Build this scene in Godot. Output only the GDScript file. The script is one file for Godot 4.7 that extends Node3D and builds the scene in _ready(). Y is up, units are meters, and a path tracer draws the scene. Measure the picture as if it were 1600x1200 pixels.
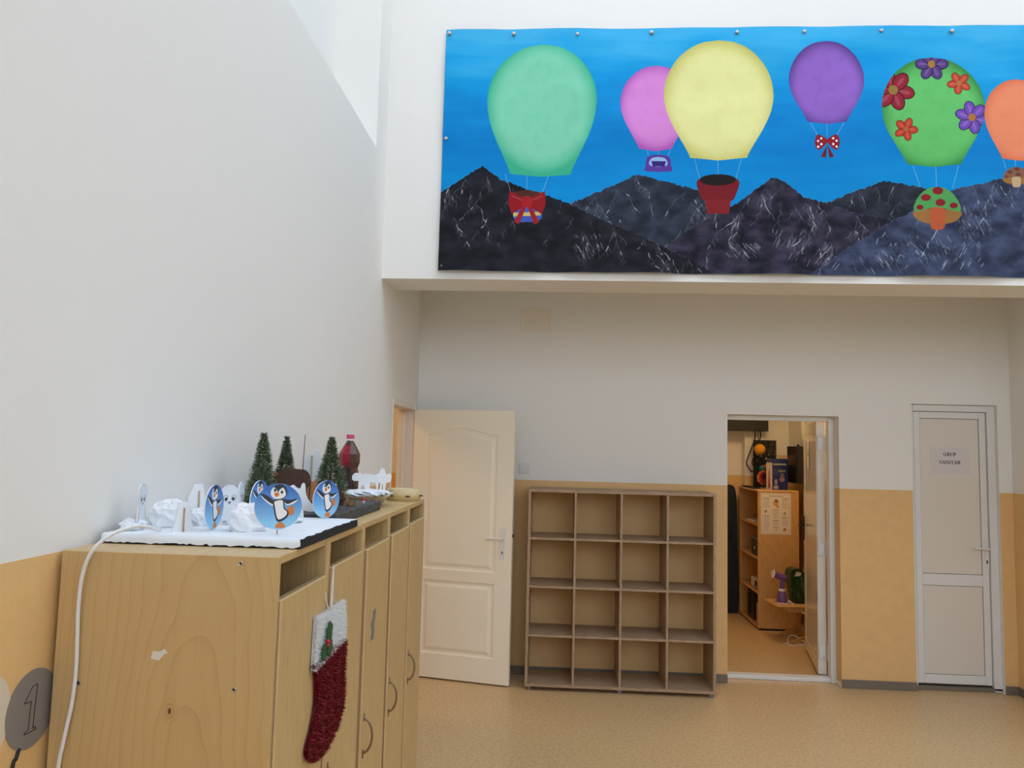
extends Node3D

var M := {}
var taken := {}
var rng := RandomNumberGenerator.new()


func _ready():
	rng.seed = 7
	# ---------------------------------------------------------------- camera
	var cam := Camera3D.new()
	cam.name = "camera"
	cam.projection = Camera3D.PROJECTION_PERSPECTIVE
	cam.keep_aspect = Camera3D.KEEP_HEIGHT
	cam.fov = rad_to_deg(2.0 * atan(600.0 / 1158.1))
	cam.near = 0.05
	cam.far = 100.0
	cam.position = Vector3(1.0773, 1.7162, 5.7845)
	cam.basis = Basis(Vector3.UP, deg_to_rad(3.3422)) * Basis(Vector3.RIGHT, deg_to_rad(4.8323)) * Basis(Vector3.BACK, deg_to_rad(1.4192))
	add_child(cam)
	cam.current = true
	# ---------------------------------------------------------------- sky and exposure
	var env := Environment.new()
	var sky := Sky.new()
	var air := ProceduralSkyMaterial.new()
	air.sky_top_color = Color(0.80, 0.86, 0.95)
	air.sky_horizon_color = Color(0.885, 0.915, 0.96)
	air.ground_horizon_color = Color(0.62, 0.60, 0.56)
	air.ground_bottom_color = Color(0.50, 0.48, 0.44)
	air.sky_energy_multiplier = 1.0
	air.ground_energy_multiplier = 1.0
	air.sun_angle_max = 1.0
	sky.sky_material = air
	env.background_mode = Environment.BG_SKY
	env.sky = sky
	env.background_energy_multiplier = 4.2
	env.ambient_light_source = Environment.AMBIENT_SOURCE_SKY
	env.tonemap_mode = Environment.TONE_MAPPER_LINEAR
	env.tonemap_exposure = 0.94
	env.sdfgi_enabled = true
	env.ssao_enabled = true
	env.ssil_enabled = true
	var we := WorldEnvironment.new()
	we.name = "world_environment"
	we.environment = env
	add_child(we)

	make_materials()
	build_room()
	build_storeroom_shell()
	build_side_room()
	build_windows()
	build_banner()
	build_lockers()
	build_cube_shelf()
	build_panel_door()
	build_toilet_door()
	build_storeroom_door()
	build_wall_fittings()
	build_stocking()
	build_snow_board()
	build_forest_board()
	build_storeroom_things()


# ==================================================================== helpers
class Shape:
	var st := SurfaceTool.new()
	var pieces := 0

	func _init():
		st.begin(Mesh.PRIMITIVE_TRIANGLES)
		st.set_smooth_group(-1)

	func soft(on := true):
		st.set_smooth_group(0 if on else -1)
		return self

	func tri(a: Vector3, b: Vector3, c: Vector3, out: Vector3):
		if (c - a).cross(b - a).dot(out) < 0.0:
			var t := b
			b = c
			c = t
		st.add_vertex(a)
		st.add_vertex(b)
		st.add_vertex(c)

	func quad(a: Vector3, b: Vector3, c: Vector3, d: Vector3, out: Vector3):
		tri(a, b, c, out)
		tri(a, c, d, out)

	# a box, its edges chamfered by ch, carried by xf
	func box(lo: Vector3, hi: Vector3, ch := 0.0, xf := Transform3D.IDENTITY):
		var mid := (lo + hi) * 0.5
		var half := (hi - lo) * 0.5
		var k := Vector3(ch, ch, ch)
		for a in 3:
			var b := (a + 1) % 3
			var c := (a + 2) % 3
			for s in [-1.0, 1.0]:
				var q := []
				for w in [[-1, -1], [1, -1], [1, 1], [-1, 1]]:
					var p := Vector3.ZERO
					p[a] = s * half[a]
					p[b] = w[0] * (half[b] - k[b])
					p[c] = w[1] * (half[c] - k[c])
					q.append(xf * (mid + p))
				var o := Vector3.ZERO
				o[a] = s
				quad(q[0], q[1], q[2], q[3], xf.basis * o)
			if ch > 0.0:
				for sb in [-1.0, 1.0]:
					for sc in [-1.0, 1.0]:
						var q2 := []
						for w in [[-1, 0], [1, 0], [1, 1], [-1, 1]]:
							var p2 := Vector3.ZERO
							p2[a] = w[0] * (half[a] - ch)
							p2[b] = sb * (half[b] - (ch if w[1] == 1 else 0.0))
							p2[c] = sc * (half[c] - (ch if w[1] == 0 else 0.0))
							q2.append(xf * (mid + p2))
						var o2 := Vector3.ZERO
						o2[b] = sb
						o2[c] = sc
						quad(q2[0], q2[1], q2[2], q2[3], xf.basis * o2)
		if ch > 0.0:
			for sx in [-1.0, 1.0]:
				for sy in [-1.0, 1.0]:
					for sz in [-1.0, 1.0]:
						var v := Vector3(sx * half.x, sy * half.y, sz * half.z)
						var dx := Vector3(sx * ch, 0, 0)
						var dy := Vector3(0, sy * ch, 0)
						var dz := Vector3(0, 0, sz * ch)
						tri(xf * (mid + v - dy - dz), xf * (mid + v - dx - dz), xf * (mid + v - dx - dy), xf.basis * Vector3(sx, sy, sz))
		return self

	# a round bar along a path
	func tube(pts: Array, r0: float, sides := 8, r1 := -1.0, flat := 1.0):
		var n := pts.size()
		if r1 < 0.0:
			r1 = r0
		var rings := []
		var side := Vector3.ZERO
		for i in n:
			var p: Vector3 = pts[i]
			var t: Vector3 = (pts[min(i + 1, n - 1)] - pts[max(i - 1, 0)]).normalized()
			if side == Vector3.ZERO:
				side = t.cross(Vector3.UP if abs(t.y) < 0.9 else Vector3.RIGHT).normalized()
			side = (side - t * side.dot(t)).normalized()
			var up := t.cross(side)
			var r := lerpf(r0, r1, float(i) / max(1, n - 1))
			var ring := []
			for k in sides:
				var a := TAU * k / sides
				ring.append(p + side * cos(a) * r + up * sin(a) * r * flat)
			rings.append(ring)
		for i in n - 1:
			for k in sides:
				var k2 := (k + 1) % sides
				var mid: Vector3 = (rings[i][k] + rings[i][k2]) * 0.5 - (pts[i] as Vector3)
				quad(rings[i][k], rings[i][k2], rings[i + 1][k2], rings[i + 1][k], mid)
		for e in [0, n - 1]:
			var o: Vector3 = (pts[0] - pts[1]) if e == 0 else (pts[n - 1] - pts[n - 2])
			for k in sides:
				tri(pts[e], rings[e][k], rings[e][(k + 1) % sides], o)
		return self

	# profile points (radius, height) turned about the y axis of xf
	func lathe(profile: Array, xf := Transform3D.IDENTITY, n := 20, from := 0, to := -1):
		var cy := 0.0
		for p in profile:
			cy += p.y / profile.size()
		for i in profile.size() - 1:
			var p0: Vector2 = profile[i]
			var p1: Vector2 = profile[i + 1]
			var nn := Vector2(p1.y - p0.y, p0.x - p1.x)
			for k in range(from, n if to < 0 else to):
				var a0 := TAU * k / n
				var a1 := TAU * (k + 1) / n
				var am := (a0 + a1) * 0.5
				var a := Vector3(cos(a0) * p0.x, p0.y, sin(a0) * p0.x)
				var b := Vector3(cos(a1) * p0.x, p0.y, sin(a1) * p0.x)
				var c := Vector3(cos(a1) * p1.x, p1.y, sin(a1) * p1.x)
				var d := Vector3(cos(a0) * p1.x, p1.y, sin(a0) * p1.x)
				var o := xf.basis * Vector3(cos(am) * nn.x, nn.y, sin(am) * nn.x)
				if p0.x > 0.00001:
					tri(xf * a, xf * b, xf * c, o)
				if p1.x > 0.00001:
					tri(xf * a, xf * c, xf * d, o)
		return self

	# a flat outline given depth along z of xf, from z0 to z1
	func prism(poly: PackedVector2Array, z0: float, z1: float, xf := Transform3D.IDENTITY):
		var area := 0.0
		var n := poly.size()
		for i in n:
			area += poly[i].cross(poly[(i + 1) % n])
		var idx := Geometry2D.triangulate_polygon(poly)
		for i in range(0, idx.size(), 3):
			for z in [z0, z1]:
				var o := xf.basis * Vector3(0, 0, 1.0 if z == z1 else -1.0) * signf(z1 - z0)
				tri(xf * v3(poly[idx[i]], z), xf * v3(poly[idx[i + 1]], z), xf * v3(poly[idx[i + 2]], z), o)
		for i in n:
			var a := poly[i]
			var b := poly[(i + 1) % n]
			var e := (b - a) * signf(area)
			quad(xf * v3(a, z0), xf * v3(b, z0), xf * v3(b, z1), xf * v3(a, z1), xf.basis * Vector3(e.y, -e.x, 0))
		return self

	func v3(p: Vector2, z: float) -> Vector3:
		return Vector3(p.x, p.y, z)

	# a wall, floor or ceiling slab with rectangular openings; axis is the direction it is thin in
	func slab(axis: int, p0: float, p1: float, u0: float, u1: float, v0: float, v1: float, holes := []):
		var us := [u0, u1]
		var vs := [v0, v1]
		for h in holes:
			us.append_array([h[0], h[1]])
			vs.append_array([h[2], h[3]])
		us = tidy(us, u0, u1)
		vs = tidy(vs, v0, v1)
		var full := func(i: int, j: int) -> bool:
			if i < 0 or j < 0 or i >= us.size() - 1 or j >= vs.size() - 1:
				return false
			var u: float = (us[i] + us[i + 1]) * 0.5
			var v: float = (vs[j] + vs[j + 1]) * 0.5
			for h in holes:
				if u > h[0] and u < h[1] and v > h[2] and v < h[3]:
					return false
			return true
		var at := func(p: float, u: float, v: float) -> Vector3:
			return Vector3(p, v, u) if axis == 0 else (Vector3(u, p, v) if axis == 1 else Vector3(u, v, p))
		var ax := Vector3.ZERO
		ax[axis] = 1.0
		for i in us.size() - 1:
			for j in vs.size() - 1:
				if not full.call(i, j):
					continue
				var a: float = us[i]
				var b: float = us[i + 1]
				var c: float = vs[j]
				var d: float = vs[j + 1]
				quad(at.call(p0, a, c), at.call(p0, b, c), at.call(p0, b, d), at.call(p0, a, d), -ax * signf(p1 - p0))
				quad(at.call(p1, a, c), at.call(p1, b, c), at.call(p1, b, d), at.call(p1, a, d), ax * signf(p1 - p0))
				var pm := (p0 + p1) * 0.5
				var cc: Vector3 = at.call(pm, (a + b) * 0.5, (c + d) * 0.5)
				for e in [[i - 1, j, a, a, c, d], [i + 1, j, b, b, c, d], [i, j - 1, a, b, c, c], [i, j + 1, a, b, d, d]]:
					if not full.call(e[0], e[1]):
						var m: Vector3 = at.call(pm, (e[2] + e[3]) * 0.5, (e[4] + e[5]) * 0.5)
						quad(at.call(p0, e[2], e[4]), at.call(p0, e[3], e[5]), at.call(p1, e[3], e[5]), at.call(p1, e[2], e[4]), m - cc)
		return self

	func tidy(a: Array, lo: float, hi: float) -> Array:
		a.sort()
		var r := []
		for x in a:
			if x >= lo - 0.0001 and x <= hi + 0.0001 and (r.is_empty() or x - r[-1] > 0.0001):
				r.append(x)
		return r

	func mesh() -> ArrayMesh:
		st.generate_normals()
		return st.commit()


func numbered(called: String) -> String:
	var n: int = taken.get(called, -1) + 1
	taken[called] = n
	return called if n == 0 else "%s_%03d" % [called, n]


func part(called: String, what, material: Material, parent: Node, at := Transform3D.IDENTITY) -> MeshInstance3D:
	var o := MeshInstance3D.new()
	o.name = numbered(called) if parent == self else called
	o.mesh = what.mesh() if what is Shape else what
	if material:
		o.material_override = material
	o.transform = at
	parent.add_child(o, true)
	return o


func tag(o: Node, label: String, category: String, group := "") -> Node:
	o.set_meta("label", label)
	o.set_meta("category", category)
	if group != "":
		o.set_meta("group", group)
	return o


func thing(called: String, label: String, category: String, at := Vector3.ZERO, turn := 0.0, group := "") -> Node3D:
	var o := Node3D.new()
	o.name = numbered(called)
	add_child(o)
	o.position = at
	o.rotation.y = turn
	tag(o, label, category, group)
	return o


func struct(called: String, what, material: Material, parent: Node = null) -> MeshInstance3D:
	var o := part(called, what, material, self if parent == null else parent)
	if parent == null:
		o.set_meta("kind", "structure")
	return o


func shape() -> Shape:
	return Shape.new()


func bx(lo: Vector3, hi: Vector3, ch := 0.0) -> Shape:
	return Shape.new().box(lo, hi, ch)


func ring_pts(n: int, rx: float, ry: float, c := Vector2.ZERO) -> PackedVector2Array:
	var p := PackedVector2Array()
	for i in n:
		p.append(c + Vector2(cos(TAU * i / n) * rx, sin(TAU * i / n) * ry))
	return p


func curve_pts(ctrl: Array, per := 6, closed := true) -> PackedVector2Array:
	var p := PackedVector2Array()
	var n := ctrl.size()
	for i in (n if closed else n - 1):
		var a := to2(ctrl[(i - 1 + n) % n] if closed else ctrl[max(i - 1, 0)])
		var b := to2(ctrl[i])
		var c := to2(ctrl[(i + 1) % n])
		var d := to2(ctrl[(i + 2) % n] if closed else ctrl[min(i + 2, n - 1)])
		for k in per:
			p.append(b.cubic_interpolate(c, a, d, float(k) / per))
	if not closed:
		p.append(to2(ctrl[-1]))
	return p


func to2(v) -> Vector2:
	return v if v is Vector2 else Vector2(v[0], v[1])


func curve3(ctrl: Array, per := 6) -> Array:
	var p := []
	var n := ctrl.size()
	for i in n - 1:
		var a: Vector3 = ctrl[max(i - 1, 0)]
		var b: Vector3 = ctrl[i]
		var c: Vector3 = ctrl[i + 1]
		var d: Vector3 = ctrl[min(i + 2, n - 1)]
		for k in per:
			p.append(b.cubic_interpolate(c, a, d, float(k) / per))
	p.append(ctrl[-1])
	return p


# ==================================================================== materials
func srgb(r: int, g: int, b: int) -> Color:
	return Color(r / 255.0, g / 255.0, b / 255.0)


func mat(c: Color, rough := 0.6, metal := 0.0, spec := 0.5) -> StandardMaterial3D:
	var m := StandardMaterial3D.new()
	m.albedo_color = c
	m.roughness = rough
	m.metallic = metal
	m.metallic_specular = spec
	return m


func noise_image(seed_: int, size: int, freq: float, octaves := 4, kind := FastNoiseLite.TYPE_SIMPLEX_SMOOTH) -> Image:
	var f := FastNoiseLite.new()
	f.seed = seed_
	f.noise_type = kind
	f.frequency = freq
	f.fractal_octaves = octaves
	var im := f.get_seamless_image(size, size)
	im.convert(Image.FORMAT_L8)
	return im


func ramp_texture(im: Image, stops: Array, colours: Array) -> ImageTexture:
	var g := Gradient.new()
	g.offsets = PackedFloat32Array(stops)
	g.colors = PackedColorArray(colours)
	var lut := PackedByteArray()
	for i in 256:
		var c := g.sample(i / 255.0)
		lut.append_array([c.r8, c.g8, c.b8])
	var src := im.get_data()
	var dst := PackedByteArray()
	dst.resize(src.size() * 3)
	for i in src.size():
		var k := src[i] * 3
		dst[i * 3] = lut[k]
		dst[i * 3 + 1] = lut[k + 1]
		dst[i * 3 + 2] = lut[k + 2]
	var out := Image.create_from_data(im.get_width(), im.get_height(), false, Image.FORMAT_RGB8, dst)
	out.generate_mipmaps()
	return ImageTexture.create_from_image(out)


func bump(im: Image, strength: float) -> ImageTexture:
	var b: Image = im.duplicate()
	b.convert(Image.FORMAT_RGBA8)
	b.bump_map_to_normal_map(strength)
	return ImageTexture.create_from_image(b)


func triplanar(m: StandardMaterial3D, scale: Vector3, world := true) -> StandardMaterial3D:
	m.uv1_triplanar = true
	m.uv1_world_triplanar = world
	m.uv1_scale = scale
	m.uv1_triplanar_sharpness = 8.0
	return m


func wood(dark: Color, mid: Color, light: Color, im: Image, scale: Vector3, rough: float) -> StandardMaterial3D:
	var m := mat(Color.WHITE, rough)
	m.albedo_texture = ramp_texture(im, [0.0, 0.35, 0.6, 1.0], [dark, mid, light, light.lerp(mid, 0.4)])
	return triplanar(m, scale)


func make_materials():
	var soft_n := noise_image(11, 512, 0.02, 5)
	var grain_n := noise_image(23, 512, 0.03, 5)
	var fine_n := noise_image(5, 512, 0.11, 3)
	var plaster := bump(fine_n, 1.0)
	for e in [["white_paint", srgb(242, 239, 232)], ["warm_white_paint", srgb(240, 233, 218)]]:
		var w := mat(e[1], 0.75)
		w.normal_enabled = true
		w.normal_texture = plaster
		w.normal_scale = 0.12
		M[e[0]] = triplanar(w, Vector3(1.4, 1.4, 1.4))
	for e in [["peach_paint", srgb(236, 192, 128)]]:
		var p := mat(Color.WHITE, 0.55)
		p.albedo_texture = ramp_texture(soft_n, [0.0, 1.0], [(e[1] as Color).darkened(0.025), (e[1] as Color).lightened(0.02)])
		p.normal_enabled = true
		p.normal_texture = plaster
		p.normal_scale = 0.15
		M[e[0]] = triplanar(p, Vector3(0.9, 0.9, 0.9))
	# speckled linoleum: marbled coarse clouds under fine flecks
	var fleck := noise_image(31, 1024, 0.16, 3)
	var cloud := noise_image(37, 1024, 0.03, 5)
	var fd := fleck.get_data()
	var cd := cloud.get_data()
	for i in fd.size():
		fd[i] = clampi(int(fd[i] * 0.62 + cd[i] * 0.38), 0, 255)
	var lino := Image.create_from_data(1024, 1024, false, Image.FORMAT_L8, fd)
	var fl := mat(Color.WHITE, 0.34)
	fl.albedo_texture = ramp_texture(lino, [0.2, 0.42, 0.58, 0.8], [srgb(176, 143, 96), srgb(206, 173, 124), srgb(215, 184, 136), srgb(228, 202, 158)])
	M.lino = triplanar(fl, Vector3(1.1, 1.1, 1.1))
	M.birch = wood(srgb(188, 154, 100), srgb(202, 168, 113), srgb(209, 177, 122), grain_n, Vector3(5.0, 0.45, 5.0), 0.42)
	M.birch_top = wood(srgb(188, 154, 100), srgb(202, 168, 113), srgb(209, 177, 122), grain_n, Vector3(5.0, 5.0, 0.45), 0.38)
	M.beech = wood(srgb(180, 132, 74), srgb(196, 150, 90), srgb(206, 162, 102), grain_n, Vector3(5.0, 0.45, 5.0), 0.45)
	M.beech_flat = wood(srgb(194, 142, 84), srgb(212, 162, 104), srgb(220, 174, 118), grain_n, Vector3(5.0, 5.0, 0.5), 0.45)
	M.oak = wood(srgb(134, 106, 80), srgb(164, 134, 104), srgb(178, 150, 120), grain_n, Vector3(0.6, 7.0, 7.0), 0.55)
	M.oak_up = wood(srgb(134, 106, 80), srgb(164, 134, 104), srgb(178, 150, 120), grain_n, Vector3(7.0, 0.6, 7.0), 0.55)
	M.skirting = mat(srgb(122, 112, 98), 0.5)
	M.door_white = mat(srgb(250, 242, 220), 0.36)
	M.frame_white = mat(srgb(236, 230, 218), 0.4)
	M.pvc = mat(srgb(232, 231, 227), 0.3)
	M.pvc_panel = mat(srgb(228, 220, 207), 0.35)
	M.pvc_gloss = mat(srgb(233, 226, 212), 0.12)
	M.gasket = mat(srgb(48, 42, 36), 0.7)
	M.black = mat(srgb(16, 16, 17), 0.4)
	M.black_matt = mat(srgb(22, 21, 21), 0.8)
	M.dark_metal = mat(srgb(62, 56, 50), 0.4, 0.8)
	M.nickel = mat(srgb(150, 130, 104), 0.35, 0.8)
	M.ply_edge = mat(srgb(158, 132, 98), 0.6)
	M.steel = mat(srgb(190, 188, 184), 0.28, 1.0)
	M.paper = mat(srgb(238, 239, 240), 0.8)
	M.paper.backlight_enabled = true
	M.paper.backlight = Color(0.12, 0.12, 0.12)
	M.snow_paper = mat(srgb(236, 240, 243), 0.85)
	M.tissue = mat(srgb(244, 245, 246), 0.9)
	M.tissue.backlight_enabled = true
	M.tissue.backlight = Color(0.2, 0.2, 0.2)
	M.card_grey = mat(srgb(205, 207, 206), 0.8)
	M.stick = mat(srgb(190, 152, 104), 0.7)
	M.foam_black = mat(srgb(26, 27, 29), 0.75)
	var slate := mat(Color.WHITE, 0.7)
	slate.albedo_texture = ramp_texture(soft_n, [0.25, 0.75], [srgb(52, 54, 55), srgb(84, 86, 86)])
	M.slate = triplanar(slate, Vector3(3, 3, 3))
	M.cord = mat(srgb(232, 230, 226), 0.45)
	M.twig = mat(srgb(120, 108, 92), 0.8)
	M.red = mat(srgb(176, 24, 30), 0.4)
	M.pink_cap = mat(srgb(214, 74, 122), 0.4)
	M.cone = mat(srgb(92, 64, 42), 0.8)
	M.dry = mat(srgb(150, 120, 76), 0.85)
	M.dark_brown = mat(srgb(78, 50, 34), 0.65)
	M.mid_brown = mat(srgb(120, 74, 42), 0.7)
	M.tan_card = mat(srgb(168, 112, 66), 0.75)
	M.foil = mat(srgb(186, 184, 176), 0.28, 0.9)
	M.beech_ring = mat(srgb(214, 192, 140), 0.4)
	M.orange = mat(srgb(222, 138, 52), 0.6)
	M.sticker_grey = mat(srgb(128, 126, 122), 0.5)
	M.tape = mat(srgb(224, 218, 202), 0.5)
	M.text_black = mat(srgb(20, 18, 18), 0.7)
	M.sign_paper = mat(srgb(222, 214, 212), 0.6)


# ==================================================================== the setting
func build_room():
	struct("floor", shape().slab(1, -0.1, 0.0, -0.4, 6.62, -0.155, 9.62), M.lino)
	# left wall: lower thick part up to a ledge, set back above it
	var wl := struct("wall_left", shape().slab(0, -0.12, 0.0, -0.17, 9.62, 0.0, 3.45, [[0.1, 0.9, -1.0, 2.02]]), M.white_paint)
	struct("painted_dado", shape().slab(0, 0.0, 0.001, 0.0, 9.5, 0.0, 1.4625, [[0.1, 0.9, -1.0, 2.02]]), M.peach_paint, wl)
	struct("ledge", shape().box(Vector3(-0.39, 3.33, -0.17), Vector3(-0.12, 3.45, 9.62)), M.white_paint, wl)
	struct("setback", shape().slab(0, -0.39, -0.27, 1.355, 9.62, 3.45, 6.1), M.white_paint, wl)
	struct("corner_pier", shape().box(Vector3(-0.27, 3.45, 1.2), Vector3(0.0, 6.1, 1.612)), M.white_paint, wl)
	# back wall of the recess, with the storeroom doorway and the toilet door niche
	var wb := struct("wall_back", shape().slab(2, -0.09, 0.0, 0.0, 4.62, 0.0, 3.1, [[2.405, 3.24, -1.0, 2.007], [3.778, 4.408, -1.0, 2.116]]), M.white_paint)
	struct("inner_leaf", shape().slab(2, -0.17, -0.09, 0.0, 4.62, 0.0, 3.1, [[2.405, 3.24, -1.0, 2.007]]), M.white_paint, wb)
	struct("painted_dado", shape().slab(2, 0.0, 0.001, 0.001, 4.503, 0.0, 1.4625, [[2.405, 3.24, -1.0, 2.007], [3.778, 4.408, -1.0, 2.116]]), M.peach_paint, wb)
	struct("painted_dado", shape().slab(0, 3.239, 3.24, -0.1, 0.0, 0.03, 1.4625), M.peach_paint, wb)
	struct("plaster_patch", shape().box(Vector3(0.795, 2.625, -0.002), Vector3(1.03, 2.812, 0.0035), 0.003), M.warm_white_paint, wb)
	var wr := struct("wall_right", shape().slab(0, 4.504, 4.62, 0.0, 1.355, 0.0, 3.1), M.white_paint)
	struct("painted_dado", shape().slab(0, 4.503, 4.504, 0.001, 1.355, 0.0, 1.4625), M.peach_paint, wr)
	struct("ceiling_recess", shape().slab(1, 3.02, 3.12, 0.0, 4.62, -0.17, 1.05), M.white_paint)
	struct("wall_upper", shape().box(Vector3(0.0, 2.7275, 1.013), Vector3(6.62, 6.1, 1.355)), M.white_paint)
	struct("wall_side", shape().box(Vector3(4.62, 0.0, 1.2), Vector3(6.62, 2.7275, 1.355)), M.white_paint)
	struct("wall_far_right", shape().slab(0, 6.5, 6.62, 1.355, 9.62, 0.0, 6.1, [[2.4, 4.4, 4.5, 5.4]]), M.white_paint)
	struct("wall_front", shape().slab(2, 9.5, 9.62, -0.39, 6.62, 0.0, 6.1, [[0.4, 3.2, 2.3, 5.85], [3.5, 6.2, 2.3, 5.85]]), M.white_paint)
	struct("ceiling", shape().slab(1, 6.0, 6.1, -0.39, 6.62, 1.2, 9.62, [[0.06, 2.9, 1.8, 5.0], [3.5, 6.2, 1.8, 5.0]]), M.white_paint)
	# vinyl skirting
	var bb := struct("baseboard_back", shape().box(Vector3(0.01, 0.0, 0.0), Vector3(2.405, 0.062, 0.011), 0.003), M.skirting)
	struct("length", shape().box(Vector3(3.24, 0.0, 0.0), Vector3(3.778, 0.062, 0.011), 0.003), M.skirting, bb)
	struct("length", shape().box(Vector3(4.408, 0.0, 0.0), Vector3(4.5, 0.062, 0.011), 0.003), M.skirting, bb)
	struct("baseboard_right", shape().box(Vector3(4.493, 0.0, 0.0), Vector3(4.504, 0.062, 1.355), 0.003), M.skirting)
	struct("baseboard_left", shape().box(Vector3(0.0, 0.0, 0.9), Vector3(0.011, 0.062, 9.5), 0.003), M.skirting)


func build_windows():
	# out of frame: white frames in the daylight openings
	var n := 1
	for w in [[0, 2.4, 4.4, 4.5, 5.4], [2, 0.4, 3.2, 2.3, 5.85], [2, 3.5, 6.2, 2.3, 5.85], [1, 0.06, 2.9, 1.8, 5.0], [1, 3.5, 6.2, 1.8, 5.0]]:
		var p: float = [6.54, 6.04, 9.54][w[0]]
		var mid: float = (w[1] + w[2]) * 0.5
		struct("window_%d" % n, shape().slab(w[0], p, p + 0.05, w[1], w[2], w[3], w[4], [[w[1] + 0.06, mid - 0.04, w[3] + 0.06, w[4] - 0.06], [mid + 0.04, w[2] - 0.06, w[3] + 0.06, w[4] - 0.06]]), M.pvc)
		n += 1


func ceiling_lamp(label: String, at: Vector3, size: Vector2, energy: float, colour: Color):
	var t := thing("ceiling_light", label, "lamp", at)
	part("housing", bx(Vector3(-size.x / 2 - 0.02, -0.03, -size.y / 2 - 0.02), Vector3(size.x / 2 + 0.02, 0.05, size.y / 2 + 0.02), 0.005), M.pvc, t)
	var g := mat(Color.WHITE, 0.6)
	g.emission_enabled = true
	g.emission = colour
	g.emission_energy_multiplier = 1.5
	part("diffuser", bx(Vector3(-size.x / 2, -0.038, -size.y / 2), Vector3(size.x / 2, -0.03, size.y / 2)), g, t)
	var l := AreaLight3D.new()
	l.name = "panel_light"
	l.area_size = size
	l.light_energy = energy
	l.light_color = colour
	l.shadow_enabled = true
	l.area_range = 12.0
	l.position = Vector3(0, -0.045, 0)
	l.rotation_degrees.x = -90.0
	t.add_child(l)


func build_storeroom_shell():
	struct("floor_storeroom", shape().slab(1, -0.1, 0.0, 1.5, 3.75, -2.7, -0.155), M.lino)
	var f := struct("wall_storeroom_back", shape().slab(2, -2.7, -2.56, 1.5, 3.75, 0.0, 2.8), M.white_paint)
	struct("painted_dado", shape().slab(2, -2.56, -2.559, 1.62, 3.15, 0.0, 1.465), M.peach_paint, f)
	struct("pier", shape().box(Vector3(3.15, 0.0, -2.56), Vector3(3.62, 2.7, -2.44)), M.white_paint, f)
	struct("painted_dado", shape().slab(2, -2.44, -2.439, 3.151, 3.619, 0.0, 1.465), M.peach_paint, f)
	var r := struct("wall_storeroom_right", shape().slab(0, 3.62, 3.75, -2.7, -0.17, 0.0, 2.8), M.white_paint)
	struct("painted_dado", shape().slab(0, 3.619, 3.62, -2.44, -0.171, 0.0, 1.465), M.peach_paint, r)
	struct("wall_storeroom_left", shape().slab(0, 1.5, 1.62, -2.7, -0.17, 0.0, 2.8), M.white_paint)
	struct("ceiling_storeroom", shape().slab(1, 2.7, 2.8, 1.5, 3.75, -2.7, -0.17), M.white_paint)
	ceiling_lamp("white ceiling light panel lighting the storeroom behind the open doorway", Vector3(3.15, 2.69, -1.0), Vector2(0.6, 0.6), 1.2, Color(1.0, 0.83, 0.60))


func build_side_room():
	struct("floor_side_room", shape().slab(1, -0.1, 0.0, -2.3, -0.4, -0.8, 2.4), M.lino)
	struct("floor_side_threshold", shape().slab(1, -0.1, 0.0, -0.401, -0.12, -0.8, -0.155), M.lino)
	var w := struct("wall_side_room_back", shape().slab(2, -0.8, -0.7, -2.3, -0.12, 0.0, 2.8), M.white_paint)
	struct("painted_dado", shape().slab(2, -0.7, -0.699, -2.2, -0.12, 0.0, 1.4625), M.peach_paint, w)
	var l := struct("wall_side_room_left", shape().slab(0, -2.3, -2.2, -0.8, 2.4, 0.0, 2.8), M.white_paint)
	struct("painted_dado", shape().slab(0, -2.2, -2.199, -0.7, 2.3, 0.0, 1.4625), M.peach_paint, l)
	struct("wall_side_room_front", shape().slab(2, 2.3, 2.4, -2.3, -0.12, 0.0, 2.8), M.white_paint)
	struct("wall_side_room_right", shape().slab(0, -0.16, -0.12, -0.8, -0.17, 0.0, 2.8), M.white_paint)
	struct("ceiling_side_room", shape().slab(1, 2.7, 2.8, -2.3, -0.12, -0.8, 2.4), M.white_paint)
	ceiling_lamp("white ceiling light panel in the room behind the panelled door", Vector3(-1.1, 2.69, 0.5), Vector2(0.6, 0.6), 1.2, Color(1.0, 0.82, 0.58))


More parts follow.
